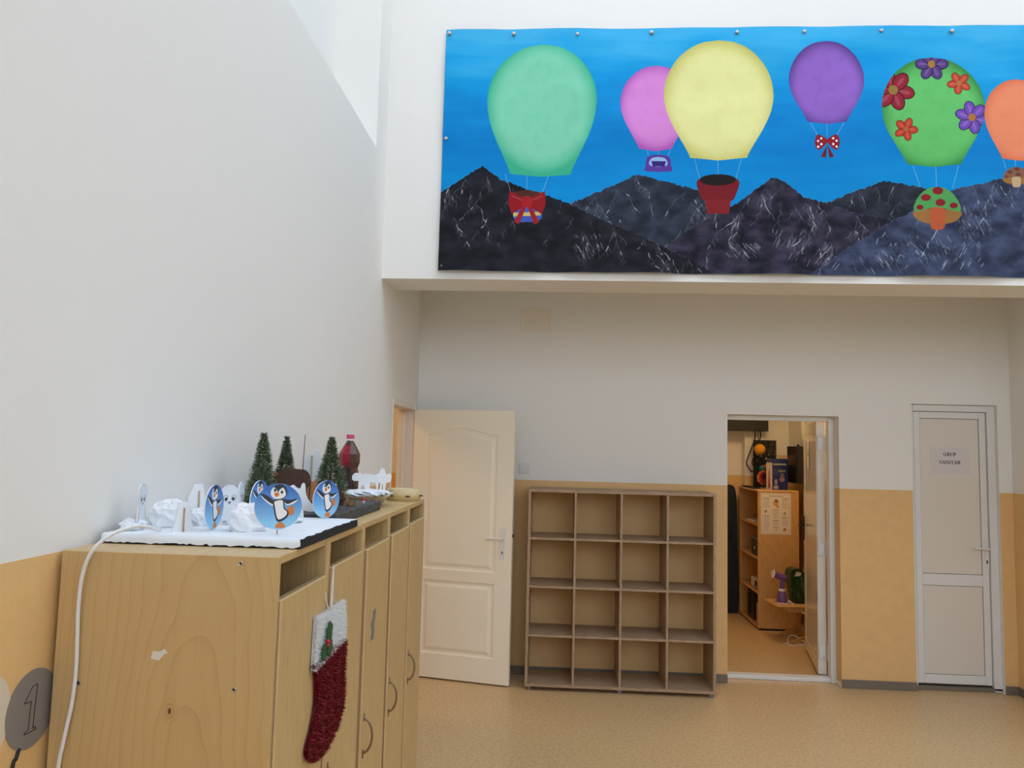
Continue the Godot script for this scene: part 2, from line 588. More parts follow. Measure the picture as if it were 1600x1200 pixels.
# ==================================================================== painted banner
class Canvas:
	var w: int
	var h: int
	var d: PackedByteArray
	var clip: PackedVector2Array
	var clipping := false

	func _init(w_: int, h_: int, c: Color):
		w = w_
		h = h_
		d.resize(w * h * 3)
		for i in w * h:
			d[i * 3] = c.r8
			d[i * 3 + 1] = c.g8
			d[i * 3 + 2] = c.b8

	func px(x: int, y: int, c: Color, a := 1.0):
		if x < 0 or y < 0 or x >= w or y >= h:
			return
		if clipping and not Geometry2D.is_point_in_polygon(Vector2(x, y), clip):
			return
		var i := (y * w + x) * 3
		d[i] = int(lerpf(d[i], c.r8, a))
		d[i + 1] = int(lerpf(d[i + 1], c.g8, a))
		d[i + 2] = int(lerpf(d[i + 2], c.b8, a))

	# filled outline; ink(x, y) may give each pixel its paint
	func poly(p: PackedVector2Array, c: Color, a := 1.0, ink = null):
		var lo := 1e9
		var hi := -1e9
		for q in p:
			lo = minf(lo, q.y)
			hi = maxf(hi, q.y)
		for y in range(max(0, int(lo)), min(h, int(hi) + 1)):
			var yy := y + 0.5
			var xs := []
			for i in p.size():
				var u := p[i]
				var v := p[(i + 1) % p.size()]
				if (u.y <= yy) != (v.y <= yy):
					xs.append(u.x + (yy - u.y) / (v.y - u.y) * (v.x - u.x))
			xs.sort()
			for k in range(0, xs.size() - 1, 2):
				for x in range(max(0, int(round(xs[k]))), min(w, int(round(xs[k + 1])))):
					px(x, y, ink.call(x, y) if ink != null else c, a)

	func oval(cx: float, cy: float, rx: float, ry: float, c: Color, turn := 0.0, a := 1.0):
		var p := PackedVector2Array()
		for i in 28:
			p.append(Vector2(cx, cy) + Vector2(cos(TAU * i / 28) * rx, sin(TAU * i / 28) * ry).rotated(turn))
		poly(p, c, a)

	func line(a: Vector2, b: Vector2, wd: float, c: Color, al := 1.0):
		var n := maxi(1, int(a.distance_to(b) * 1.5))
		var r := maxi(0, int(wd / 2))
		for i in n + 1:
			var p := a.lerp(b, float(i) / n)
			for yy in range(-r, r + 1):
				for xx in range(-r, r + 1):
					if xx * xx + yy * yy <= r * r + 0.3:
						px(int(p.x) + xx, int(p.y) + yy, c, al)

	func texture() -> ImageTexture:
		var im := Image.create_from_data(w, h, false, Image.FORMAT_RGB8, d)
		im.generate_mipmaps()
		return ImageTexture.create_from_image(im)


const BK := 1.72

# a point measured across the banner cloth to the canvas
func bp(x: float, y: float) -> Vector2:
	var t := (x - 691.0) / 909.0
	var top := 47.0 - 4.0 * t
	var bot := 425.0 + 5.0 * t
	return Vector2((x - 691.0) * BK, (y - top) / (bot - top) * 654.0)


func bps(l: Array) -> PackedVector2Array:
	var p := PackedVector2Array()
	for q in l:
		p.append(bp(q[0], q[1]))
	return p


func bcurve(l: Array, per := 8) -> PackedVector2Array:
	var c := []
	for q in l:
		c.append(bp(q[0], q[1]))
	return curve_pts(c, per)


func paint_balloon(cv: Canvas, x: float, y: float, rx: float, ry: float, neck: float, bottom: float, inner: Color, outer: Color):
	# round crown running into a long taper and an open neck
	var left := []
	var l := []
	for i in 45:
		var v := i / 44.0
		var yy := lerpf(y - ry, bottom, v * v * 0.4 + v * 0.6)
		var hw := rx * sqrt(maxf(0.0, 1.0 - pow((yy - y) / ry, 2.0))) if yy < y else neck + (rx - neck) * pow(cos(PI * 0.5 * (yy - y) / (bottom - y)), 1.2)
		l.append([x + hw, yy])
		left.push_front([x - hw, yy])
	l.append([x, bottom + 4])
	l.append_array(left)
	var p := bps(l)
	cv.clip = p
	var c := bp(x, y + ry * 0.12)
	var sx := rx * BK
	var sy := (bottom - y + ry) * 0.5 * BK
	var nz := FastNoiseLite.new()
	nz.seed = int(x)
	nz.frequency = 0.02
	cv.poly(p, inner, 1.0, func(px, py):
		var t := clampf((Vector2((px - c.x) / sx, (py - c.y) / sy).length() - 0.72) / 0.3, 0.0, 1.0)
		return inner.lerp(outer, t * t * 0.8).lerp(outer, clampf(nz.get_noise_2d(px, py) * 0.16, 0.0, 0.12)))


func paint_ridge(cv: Canvas, ridge: Array, base: Color, low: Color, snow: Color, seed_: int, marks: int):
	var r := RandomNumberGenerator.new()
	r.seed = seed_
	var nz := FastNoiseLite.new()
	nz.seed = seed_
	nz.frequency = 0.03
	var line_pts := PackedVector2Array()
	for i in ridge.size() - 1:
		var a := bp(ridge[i][0], ridge[i][1])
		var b := bp(ridge[i + 1][0], ridge[i + 1][1])
		var n := maxi(2, int(abs(b.x - a.x) / 5.0))
		for k in n:
			var q := a.lerp(b, float(k) / n)
			line_pts.append(q + Vector2(0, nz.get_noise_1d(q.x * 3.0) * 6.0 + nz.get_noise_1d(q.x * 14.0) * 2.0))
	line_pts.append(bp(ridge[-1][0], ridge[-1][1]))
	var p := line_pts.duplicate()
	p.append(Vector2(line_pts[-1].x, 660))
	p.append(Vector2(line_pts[0].x, 660))
	var brush := FastNoiseLite.new()
	brush.seed = seed_ + 3
	brush.frequency = 0.012
	brush.fractal_octaves = 4
	cv.poly(p, base, 1.0, func(x, y):
		var t := clampf(0.5 + brush.get_noise_2d(x, y * 1.6) * 1.1, 0.0, 1.0)
		return base.lerp(low, t))
	# brushed rock and snow strokes: jagged spurs falling from the crest, feathered with short dabs
	for m in marks:
		var at: Vector2 = line_pts[r.randi_range(0, line_pts.size() - 1)]
		var q := at + Vector2(r.randf_range(-20, 20), r.randf_range(0, 150) * r.randf())
		var side := -1.0 if r.randf() < 0.5 else 1.0
		var dir := Vector2(side * r.randf_range(0.2, 0.9), 1.0).normalized()
		var n := r.randi_range(3, 9)
		for k in n:
			var nxt := q + dir.rotated(r.randf_range(-0.5, 0.5)) * r.randf_range(6, 15)
			if above(line_pts, nxt):
				break
			cv.line(q, nxt, 1.0 if r.randf() < 0.75 else 2.2, snow, r.randf_range(0.05, 0.42))
			if r.randf() < 0.6:
				for j in 4:
					var s := q + Vector2(r.randf_range(-3, 3), r.randf_range(0, 5))
					cv.line(s, s + Vector2(-side * r.randf_range(3, 9), r.randf_range(5, 16)), 1.0, snow, r.randf_range(0.03, 0.14))
			q = nxt
	for i in range(0, line_pts.size() - 1):
		if r.randf() < 0.45:
			cv.line(line_pts[i], line_pts[i + 1], 1.0, snow, 0.22)


func above(ridge: PackedVector2Array, q: Vector2) -> bool:
	for i in ridge.size() - 1:
		if q.x >= ridge[i].x and q.x < ridge[i + 1].x:
			return q.y < ridge[i].y
	return true


func dabs(cv: Canvas, x: float, y: float, rx: float, ry: float, slope: Vector2, n: int, c: Color, seed_: int):
	var r := RandomNumberGenerator.new()
	r.seed = seed_
	for i in n:
		var q := bp(x + r.randf_range(-rx, rx), y + r.randf_range(-ry, ry))
		cv.line(q, q + slope * r.randf_range(6, 22), 1.0 if r.randf() < 0.6 else 2.2, c, r.randf_range(0.04, 0.22))


func flower(cv: Canvas, x: float, y: float, r: float, petal: Color, heart: Color, n: int, turn: float):
	for i in n:
		var a := turn + TAU * i / n
		var q := bp(x + cos(a) * r * 0.58, y + sin(a) * r * 0.58)
		cv.oval(q.x, q.y, r * 0.5 * BK, r * 0.36 * BK, petal.darkened(0.55), a)
		cv.oval(q.x, q.y, r * 0.45 * BK, r * 0.31 * BK, petal, a)
		cv.oval(q.x, q.y, r * 0.28 * BK, r * 0.1 * BK, petal.lightened(0.25), a, 0.6)
	var c := bp(x, y)
	cv.oval(c.x, c.y, r * 0.24 * BK, r * 0.24 * BK, heart)


func ropes(cv: Canvas, x: float, y0: float, n0: float, y1: float, n1: float):
	for s in [-1.0, 0.0, 1.0]:
		cv.line(bp(x + s * n0, y0), bp(x + s * n1, y1), 1.0, srgb(190, 205, 215), 0.75)


func banner_texture() -> ImageTexture:
	var cv := Canvas.new(2048, 654, srgb(20, 130, 205))
	var stroke := FastNoiseLite.new()
	stroke.seed = 3
	stroke.frequency = 0.008
	stroke.fractal_octaves = 4
	var cols := [srgb(66, 180, 230), srgb(10, 154, 220), srgb(0, 128, 202), srgb(0, 142, 210)]
	for y in 470:
		for x in 2048:
			var v := y / 654.0 * 4.4 + stroke.get_noise_2d(x * 0.3, y * 3.0) * 0.35 + stroke.get_noise_2d(x * 0.35 + 900.0, y * 0.8) * 0.5
			v = clampf(v, 0.0, 2.999)
			var k := int(v)
			var c: Color = (cols[k] as Color).lerp(cols[k + 1], v - k)
			var i := (y * 2048 + x) * 3
			cv.d[i] = c.r8
			cv.d[i + 1] = c.g8
			cv.d[i + 2] = c.b8
	var snow := srgb(206, 208, 214)
	paint_ridge(cv, [[870, 335], [950, 300], [1005, 276], [1050, 288], [1095, 298], [1135, 322], [1170, 340]], srgb(56, 62, 78), srgb(34, 38, 50), snow, 41, 34)
	paint_ridge(cv, [[1260, 330], [1300, 318], [1340, 301], [1385, 285], [1440, 295], [1500, 315]], srgb(52, 58, 70), srgb(30, 33, 42), snow, 43, 16)
	paint_ridge(cv, [[1010, 412], [1050, 385], [1100, 350], [1160, 320], [1215, 280], [1232, 286], [1262, 310], [1300, 321], [1335, 333], [1395, 345], [1430, 380]], srgb(62, 58, 76), srgb(28, 26, 38), snow, 47, 50)
	paint_ridge(cv, [[640, 325], [691, 304], [757, 263], [785, 284], [830, 300], [862, 309], [905, 325], [945, 345], [1000, 366], [1050, 390], [1090, 406], [1130, 430]], srgb(40, 40, 48), srgb(22, 22, 28), snow, 53, 52)
	paint_ridge(cv, [[1270, 428], [1330, 385], [1400, 345], [1440, 325], [1490, 298], [1535, 288], [1575, 276], [1640, 262], [1720, 300], [1790, 270], [1890, 310]], srgb(74, 84, 112), srgb(44, 50, 72), srgb(196, 202, 212), 59, 60)
	for k in [[925, 385, 25, 18, 0.5, 61], [1370, 402, 40, 16, 0.7, 62], [1440, 385, 40, 18, 0.5, 63], [1500, 395, 30, 18, -0.6, 64], [1165, 388, 26, 10, 0.9, 65], [1245, 385, 26, 25, -0.5, 66], [1520, 345, 20, 22, 0.4, 67], [1300, 398, 16, 14, -0.8, 68]]:
		dabs(cv, k[0], k[1], k[2], k[3], Vector2(k[4], 1.0).normalized(), 60, snow, k[5])
	# balloons, their fronts left plain
	ropes(cv, 829, 276, 35, 308, 24)
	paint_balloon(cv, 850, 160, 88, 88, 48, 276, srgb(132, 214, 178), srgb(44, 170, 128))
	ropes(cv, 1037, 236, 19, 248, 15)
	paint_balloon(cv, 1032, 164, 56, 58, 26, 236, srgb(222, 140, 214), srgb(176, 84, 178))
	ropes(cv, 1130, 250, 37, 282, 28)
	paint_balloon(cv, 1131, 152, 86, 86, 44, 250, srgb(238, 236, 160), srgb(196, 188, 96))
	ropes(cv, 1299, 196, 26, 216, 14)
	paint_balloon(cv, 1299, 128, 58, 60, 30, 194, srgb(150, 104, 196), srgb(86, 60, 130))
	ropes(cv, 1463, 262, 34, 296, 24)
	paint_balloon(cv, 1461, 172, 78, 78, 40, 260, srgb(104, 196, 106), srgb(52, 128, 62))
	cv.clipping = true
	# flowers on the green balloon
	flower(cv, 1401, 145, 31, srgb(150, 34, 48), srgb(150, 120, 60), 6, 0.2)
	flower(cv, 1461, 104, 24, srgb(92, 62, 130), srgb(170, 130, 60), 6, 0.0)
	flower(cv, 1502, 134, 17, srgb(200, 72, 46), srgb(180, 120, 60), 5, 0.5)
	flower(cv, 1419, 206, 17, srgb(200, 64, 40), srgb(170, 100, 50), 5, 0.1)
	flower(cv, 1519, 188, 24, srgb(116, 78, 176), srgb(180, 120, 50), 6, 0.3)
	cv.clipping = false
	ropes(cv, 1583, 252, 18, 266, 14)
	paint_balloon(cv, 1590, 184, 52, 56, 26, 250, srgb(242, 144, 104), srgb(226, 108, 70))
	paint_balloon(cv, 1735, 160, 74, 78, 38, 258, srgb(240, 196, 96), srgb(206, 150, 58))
	# baskets: striped tub with a ribbon bow, small purse, plain tub, spotted bow, toadstools
	cv.poly(bps([[804, 308], [857, 306], [854, 344], [846, 350], [815, 351], [809, 344]]), srgb(66, 92, 178))
	cv.poly(bps([[808, 336], [853, 334], [852, 340], [809, 342]]), srgb(200, 190, 110))
	cv.oval(bp(830, 307).x, bp(830, 307).y, 40, 9, srgb(86, 44, 34))
	for s in [-1.0, 1.0]:
		cv.poly(bps([[830, 316], [830 + s * 28, 302], [830 + s * 30, 322], [830 + s * 24, 338], [830 + s * 4, 326]]), srgb(152, 26, 34))
		cv.poly(bps([[830, 324], [830 + s * 12, 354], [830 + s * 20, 350], [830 + s * 6, 324]]), srgb(164, 32, 38))
		cv.line(bp(830, 320), bp(830 + s * 24, 310), 1.0, srgb(220, 150, 150), 0.7)
	cv.oval(bp(830, 319).x, bp(830, 319).y, 15, 15, srgb(176, 34, 40))
	cv.poly(bcurve([[1022, 247], [1052, 247], [1057, 262], [1056, 271], [1018, 271], [1017, 262]], 4), srgb(92, 58, 150))
	cv.poly(bcurve([[1027, 250], [1047, 250], [1050, 262], [1024, 262]], 4), srgb(150, 190, 224))
	cv.poly(bps([[1026, 255], [1049, 255], [1047, 263], [1028, 263]]), srgb(58, 36, 120))
	cv.poly(bcurve([[1099, 284], [1130, 277], [1161, 284], [1159, 304], [1148, 318], [1112, 318], [1101, 304]], 5), srgb(122, 28, 36))
	cv.poly(bps([[1110, 314], [1150, 314], [1147, 336], [1113, 336]]), srgb(134, 34, 40))
	cv.oval(bp(1130, 284).x, bp(1130, 284).y, 48, 15, srgb(34, 26, 26))
	for s in [-1.0, 1.0]:
		cv.poly(bcurve([[1299, 222], [1299 + s * 14, 214], [1299 + s * 19, 226], [1299 + s * 14, 238], [1299 + s * 3, 230]], 4), srgb(146, 28, 38))
		cv.poly(bps([[1299, 230], [1299 + s * 10, 248], [1299 + s * 3, 250]]), srgb(120, 22, 32))
		for q in [[9, 220], [14, 224], [9, 229], [14, 233]]:
			cv.oval(bp(1299 + s * q[0], q[1]).x, bp(1299 + s * q[0], q[1]).y, 3.2, 3.2, srgb(240, 236, 236))
	toadstool(cv, 1463, 326, 33, 30, srgb(84, 160, 84), srgb(140, 30, 40), srgb(190, 92, 56))
	toadstool(cv, 1584, 278, 19, 14, srgb(140, 96, 74), srgb(110, 66, 54), srgb(200, 170, 130))
	toadstool(cv, 1735, 306, 30, 26, srgb(186, 60, 60), srgb(240, 232, 220), srgb(210, 186, 150))
	return cv.texture()


func toadstool(cv: Canvas, x: float, y: float, rx: float, ry: float, cap: Color, spot: Color, stem: Color):
	cv.poly(bcurve([[x - rx, y + ry * 0.15], [x - rx * 0.7, y + ry * 0.75], [x + rx * 0.7, y + ry * 0.75], [x + rx, y + ry * 0.15]], 5), srgb(160, 112, 60))
	cv.poly(bcurve([[x - rx * 0.3, y], [x + rx * 0.3, y], [x + rx * 0.34, y + ry * 0.8], [x + rx * 0.22, y + ry * 1.1], [x - rx * 0.22, y + ry * 1.1], [x - rx * 0.34, y + ry * 0.8]], 4), stem)
	var p := bcurve([[x - rx, y + ry * 0.2], [x - rx * 0.92, y - ry * 0.4], [x - rx * 0.5, y - ry * 0.9], [x, y - ry * 1.05], [x + rx * 0.5, y - ry * 0.9], [x + rx * 0.92, y - ry * 0.4], [x + rx, y + ry * 0.2], [x, y - ry * 0.02]], 5)
	cv.poly(p, cap)
	for q in [[-0.5, -0.5, 0.22], [0.05, -0.85, 0.24], [0.15, -0.25, 0.22], [-0.78, 0.0, 0.16], [0.75, -0.1, 0.18]]:
		cv.oval(bp(x + rx * q[0], y).x, bp(x, y + ry * q[1]).y, rx * q[2] * BK, ry * q[2] * 0.8 * BK, spot)


func cloth_sheet(w: float, h: float, nx: int, ny: int, depth: Callable, thick: float) -> ArrayMesh:
	var st := SurfaceTool.new()
	st.begin(Mesh.PRIMITIVE_TRIANGLES)
	st.set_smooth_group(0)
	for i in nx:
		for j in ny:
			for side in 2:
				var q := []
				for c in [[0, 0], [1, 0], [1, 1], [0, 1]]:
					var u := float(i + c[0]) / nx
					var v := float(j + c[1]) / ny
					q.append([Vector3(u * w, v * h, depth.call(u, v) - side * thick), Vector2(u, 1.0 - v)])
				for k in ([0, 2, 1, 0, 3, 2] if side == 0 else [0, 1, 2, 0, 2, 3]):
					st.set_uv(q[k][1])
					st.add_vertex(q[k][0])
	st.generate_normals()
	return st.commit()


func build_banner():
	var t := thing("banner", "wide painted canvas banner of hot-air balloons above dark mountains", "banner", Vector3(0.352, 2.772, 1.362))
	var cloth := mat(Color.WHITE, 0.6, 0.0, 0.25)
	cloth.albedo_texture = banner_texture()
	var w := 4.558
	var h := 1.541
	var nails := [[0.021, 1.512], [0.425, 1.506], [0.82, 1.5], [1.276, 1.508], [1.794, 1.505], [2.197, 1.506], [2.653, 1.508], [3.067, 1.502], [3.5, 1.506], [3.95, 1.505], [4.4, 1.508], [0.022, 0.832], [0.024, 0.03]]
	var fold := FastNoiseLite.new()
	fold.seed = 9
	fold.frequency = 1.1
	fold.fractal_octaves = 3
	part("cloth", cloth_sheet(w, h, 150, 50, func(u, v):
		var low: float = pow(1.0 - v, 4.0)
		var z := 0.012 + fold.get_noise_2d(u * w * 1.3, v * h * 2.0) * 0.012 + low * (0.012 + 0.012 * sin(u * 31.0) + 0.006 * sin(u * 73.0))
		z += 0.004 * pow(v, 8.0) * sin(u * 46.0)
		return maxf(z, 0.003), 0.0015), cloth, t)
	for n in nails:
		var s := shape()
		s.lathe([Vector2(0.0, 0.011), Vector2(0.007, 0.009), Vector2(0.012, 0.004), Vector2(0.012, -0.012), Vector2(0.0, -0.012)], Transform3D(Basis(Vector3.RIGHT, PI / 2), Vector3(n[0], n[1], 0.018)), 12)
		part("grommet", s, M.steel, t)


# ==================================================================== lockers
func figured_panel() -> StandardMaterial3D:
	# rotary-cut maple: long cathedral arches, a knot
	var w := 384
	var h := 1160
	var nz := FastNoiseLite.new()
	nz.seed = 77
	nz.frequency = 1.0
	nz.fractal_octaves = 3
	var fib := FastNoiseLite.new()
	fib.seed = 5
	fib.frequency = 1.0
	fib.fractal_octaves = 4
	var d := PackedByteArray()
	d.resize(w * h * 3)
	var base := srgb(205, 171, 116)
	var dark := srgb(176, 136, 84)
	for y in h:
		var fy := y / float(h) * 1.46
		for x in w:
			var fx := x / float(w) * 0.482
			# knot pulls the rings about itself
			var kx := fx - 0.262
			var ky := (fy - 0.325) * 0.6
			var kd := sqrt(kx * kx + ky * ky)
			var sx := fx + kx * 0.4 * exp(-kd * kd * 1100.0)
			var u := sx - 0.32 + nz.get_noise_2d(sx * 5.0, fy * 1.6) * 0.016
			var slope := 0.2 * (1.1 - fy) + nz.get_noise_2d(sx * 2.0 + 9.0, fy * 2.2) * 0.05
			var r := sqrt(u * u + slope * slope * 0.3) * 46.0
			var ring := r - floorf(r)
			var line := pow(ring, 7.0) * 0.34 + ring * 0.05
			var f := fib.get_noise_2d(fx * 160.0, fy * 5.0) * 0.2 + fib.get_noise_2d(fx * 14.0, fy * 1.2) * 0.2
			var t := clampf(line + f * 0.55, -0.35, 1.0)
			if kd < 0.02:
				t = lerpf(t, 0.5 + 0.4 * sin(kd * 900.0), 1.0 - kd / 0.02)
			var c := base.lerp(dark, t) if t > 0.0 else base.lightened(-t * 0.16)
			if kd < 0.004:
				c = srgb(112, 72, 42)
			var i := (y * w + x) * 3
			d[i] = c.r8
			d[i + 1] = c.g8
			d[i + 2] = c.b8
	var im := Image.create_from_data(w, h, false, Image.FORMAT_RGB8, d)
	im.generate_mipmaps()
	var m := mat(Color.WHITE, 0.4)
	m.albedo_texture = ImageTexture.create_from_image(im)
	return m


func flat_print(w: float, h: float) -> ArrayMesh:
	# a rectangle in the xy plane facing +z, texture upright
	var st := SurfaceTool.new()
	st.begin(Mesh.PRIMITIVE_TRIANGLES)
	var c := [Vector2(0, 0), Vector2(1, 0), Vector2(1, 1), Vector2(0, 1)]
	for k in [0, 2, 1, 0, 3, 2]:
		st.set_normal(Vector3(0, 0, 1))
		st.set_uv(Vector2(c[k].x, 1.0 - c[k].y))
		st.add_vertex(Vector3(c[k].x * w, c[k].y * h, 0))
	return st.commit()


func build_lockers():
	var x0 := 0.012
	var x1 := 0.493
	var top := 1.467
	var pit := 0.362
	var tk := 0.018
	var labels := ["birch locker nearest the camera, its figured end panel in full view",
		"birch locker behind the red Christmas stocking",
		"birch locker with a torn strip of grey tape on its door",
		"birch locker second from the far end of the row",
		"birch locker at the far end of the row, under the wooden tambourine"]
	var face := figured_panel()
	for i in 5:
		var z1 := 4.201 - pit * i
		var z0 := z1 - pit + 0.001
		var t := thing("locker", labels[i], "locker", Vector3(x0, 0, z0), 0, "row of birch lockers along the left wall")
		var off := -Vector3(x0, 0, z0)
		var near := bx(Vector3(x0, 0.0, z1 - tk) + off, Vector3(x1, top, z1 - (0.0006 if i == 0 else 0.0)) + off, 0.0012)
		var np := part("side_panel", near, M.birch, t)
		if i == 0:
			part("veneer", flat_print(x1 - x0 - 0.002, top - 0.002), face, np, Transform3D(Basis.IDENTITY, Vector3(x0 + 0.001, 0.001, z1) + off))
			for s in [[0.411, 1.458], [0.411, 1.189], [0.07, 1.189], [0.07, 1.459]]:
				var sc := shape()
				sc.lathe([Vector2(0.0, 0.0008), Vector2(0.002, 0.0008), Vector2(0.0042, 0.0016), Vector2(0.0052, 0.0012), Vector2(0.0056, -0.002), Vector2(0, -0.002)], Transform3D(Basis(Vector3.RIGHT, PI / 2), Vector3(s[0], s[1] - (0.006 if s[1] > 1.4 else 0.0), z1 + 0.0005) + off), 14)
				part("screw", sc, M.steel, t)
				part("screw_socket", shape().lathe([Vector2(0.0, 0.0016), Vector2(0.0024, 0.0016), Vector2(0.0024, 0.0), Vector2(0, 0)], Transform3D(Basis(Vector3.RIGHT, PI / 2), Vector3(s[0], s[1] - (0.006 if s[1] > 1.4 else 0.0), z1 + 0.0005) + off), 8), M.black_matt, t)
		part("side_panel", bx(Vector3(x0, 0.0, z0) + off, Vector3(x1, top, z0 + tk) + off, 0.0012), M.birch, t)
		part("top_panel", bx(Vector3(x0, top - tk, z0 + tk) + off, Vector3(x1 - 0.003, top, z1 - tk) + off, 0.0012), M.birch_top, t)
		part("back_panel", bx(Vector3(x0, 0.06, z0 + tk) + off, Vector3(x0 + 0.006, top - tk, z1 - tk) + off), M.birch, t)
		part("shelf", bx(Vector3(x0 + 0.006, [1.2, 1.2, 1.352, 1.2, 1.2][i], z0 + tk) + off, Vector3(x1 - 0.02, [1.218, 1.218, 1.37, 1.218, 1.218][i], z1 - tk) + off), M.birch_top, t)
		part("bottom_panel", bx(Vector3(x0, 0.05, z0 + tk) + off, Vector3(x1 - 0.02, 0.068, z1 - tk) + off), M.birch_top, t)
		var open: float = [0.0, 0.0, 0.004, 0.003, 0.0][i]
		var dt: float = [1.376, 1.388, 1.386, 1.389, 1.392][i]
		var dlo := Vector3(x1 - 0.012 + open, 0.045, z0 + tk + 0.012)
		var dhi := Vector3(x1 + 0.007 + open, dt, z1 - tk + 0.004)
		var d := part("door", bx(dlo + off, dhi + off, 0.0035), M.birch, t)
		part("edge_band", bx(Vector3(dlo.x + 0.0035, dlo.y, dhi.z) + off, Vector3(dhi.x - 0.0035, dt - 0.0035, dhi.z + 0.0006) + off), M.ply_edge, d)
		part("edge_band", bx(Vector3(dlo.x + 0.0035, dt, dlo.z + 0.0035) + off, Vector3(dhi.x - 0.0035, dt + 0.0006, dhi.z - 0.0035) + off), M.ply_edge, d)
		var zc := z1 - tk - 0.028
		var pull := []
		for k in 13:
			var a := PI * k / 12.0
			pull.append(Vector3(x1 + 0.006 + open + 0.03 * sin(a), 0.812 + 0.052 * cos(a), zc) + off)
		part("handle", shape().soft().tube(pull, 0.0026, 8, 0.0026, 1.5), M.nickel, d)
		for k in [-1.0, 1.0]:
			part("handle_foot", shape().prism(PackedVector2Array([Vector2(0, 0.011 * k), Vector2(0.005, -0.013 * k), Vector2(-0.005, -0.013 * k)]), 0.0, 0.004, Transform3D(Basis(Vector3.UP, PI / 2), Vector3(x1 + 0.0066 + open, 0.812 + 0.057 * k, zc) + off)), M.nickel, d)
	# clear plastic bag left in the third pigeon hole
	tag(part("crumpled_bag", crumple(0.05, 0.04, 0.045, 21), M.card_grey, self, Transform3D(Basis.IDENTITY, Vector3(0.40, 1.404, 3.40))), "crumpled pale plastic bag inside the open top of a locker", "bag")
	# bits stuck to the lockers
	tag(part("torn_sticker", shape().prism(PackedVector2Array([Vector2(0.0, 0.0), Vector2(0.018, 0.003), Vector2(0.024, 0.02), Vector2(0.03, 0.024), Vector2(0.021, 0.03), Vector2(0.012, 0.021), Vector2(-0.002, 0.016)]), 0.0, 0.0006, Transform3D(Basis(Vector3.BACK, -0.35), Vector3(0.226, 1.246, 4.2012))), M.tape, self), "small torn white sticker on the end panel of the nearest locker", "sticker")
	tag(part("torn_tape", shape().prism(PackedVector2Array([Vector2(-0.026, -0.045), Vector2(0.016, -0.048), Vector2(0.022, -0.02), Vector2(0.014, 0.0), Vector2(0.034, 0.03), Vector2(0.03, 0.047), Vector2(-0.004, 0.044), Vector2(-0.004, 0.02), Vector2(-0.028, 0.008), Vector2(-0.014, -0.02)]), 0.0, 0.0008, Transform3D(Basis(Vector3.UP, PI / 2), Vector3(0.5046, 1.132, 3.36))), M.sticker_grey, self), "torn strip of grey tape on a birch locker door", "tape")
	# white cable hanging over the corner of the lockers
	var pts := curve3([Vector3(0.135, 1.496, 4.03), Vector3(0.132, 1.514, 4.12), Vector3(0.113, 1.503, 4.19), Vector3(0.088, 1.468, 4.216), Vector3(0.07, 1.417, 4.214), Vector3(0.064, 1.35, 4.211), Vector3(0.066, 1.283, 4.21), Vector3(0.068, 1.22, 4.21), Vector3(0.065, 1.15, 4.211), Vector3(0.053, 1.07, 4.212), Vector3(0.045, 0.98, 4.213), Vector3(0.04, 0.6, 4.215), Vector3(0.05, 0.2, 4.22), Vector3(0.1, 0.006, 4.26), Vector3(0.3, 0.006, 4.4)], 8)
	tag(part("power_cord", shape().soft().tube(pts, 0.0042, 10), M.cord, self), "white power cord hanging down the end of the lockers", "cord")


func crumple(rx: float, ry: float, rz: float, seed_: int) -> Shape:
	var nz := FastNoiseLite.new()
	nz.seed = seed_
	nz.frequency = 1.6
	nz.fractal_octaves = 3
	nz.fractal_type = FastNoiseLite.FRACTAL_RIDGED
	var s := shape()
	var n := 22
	var m := 12
	var at := func(i: int, j: int) -> Vector3:
		var a := TAU * (i % n) / n
		var b := -PI / 2 + PI * j / m
		var d := Vector3(cos(b) * cos(a), sin(b), cos(b) * sin(a))
		var k := 0.78 + 0.34 * nz.get_noise_3dv(d * 1.3) + 0.12 * nz.get_noise_3dv(d * 4.0)
		var p := Vector3(d.x * rx, d.y * ry, d.z * rz) * k
		p.y = maxf(p.y, -ry * 0.55)
		return p
	for i in n:
		for j in m:
			var a: Vector3 = at.call(i, j)
			var b: Vector3 = at.call(i + 1, j)
			var c: Vector3 = at.call(i + 1, j + 1)
			var d: Vector3 = at.call(i, j + 1)
			var o := a + c
			if j > 0:
				s.tri(a, b, c, o)
			if j < m - 1:
				s.tri(a, c, d, o)
	return s


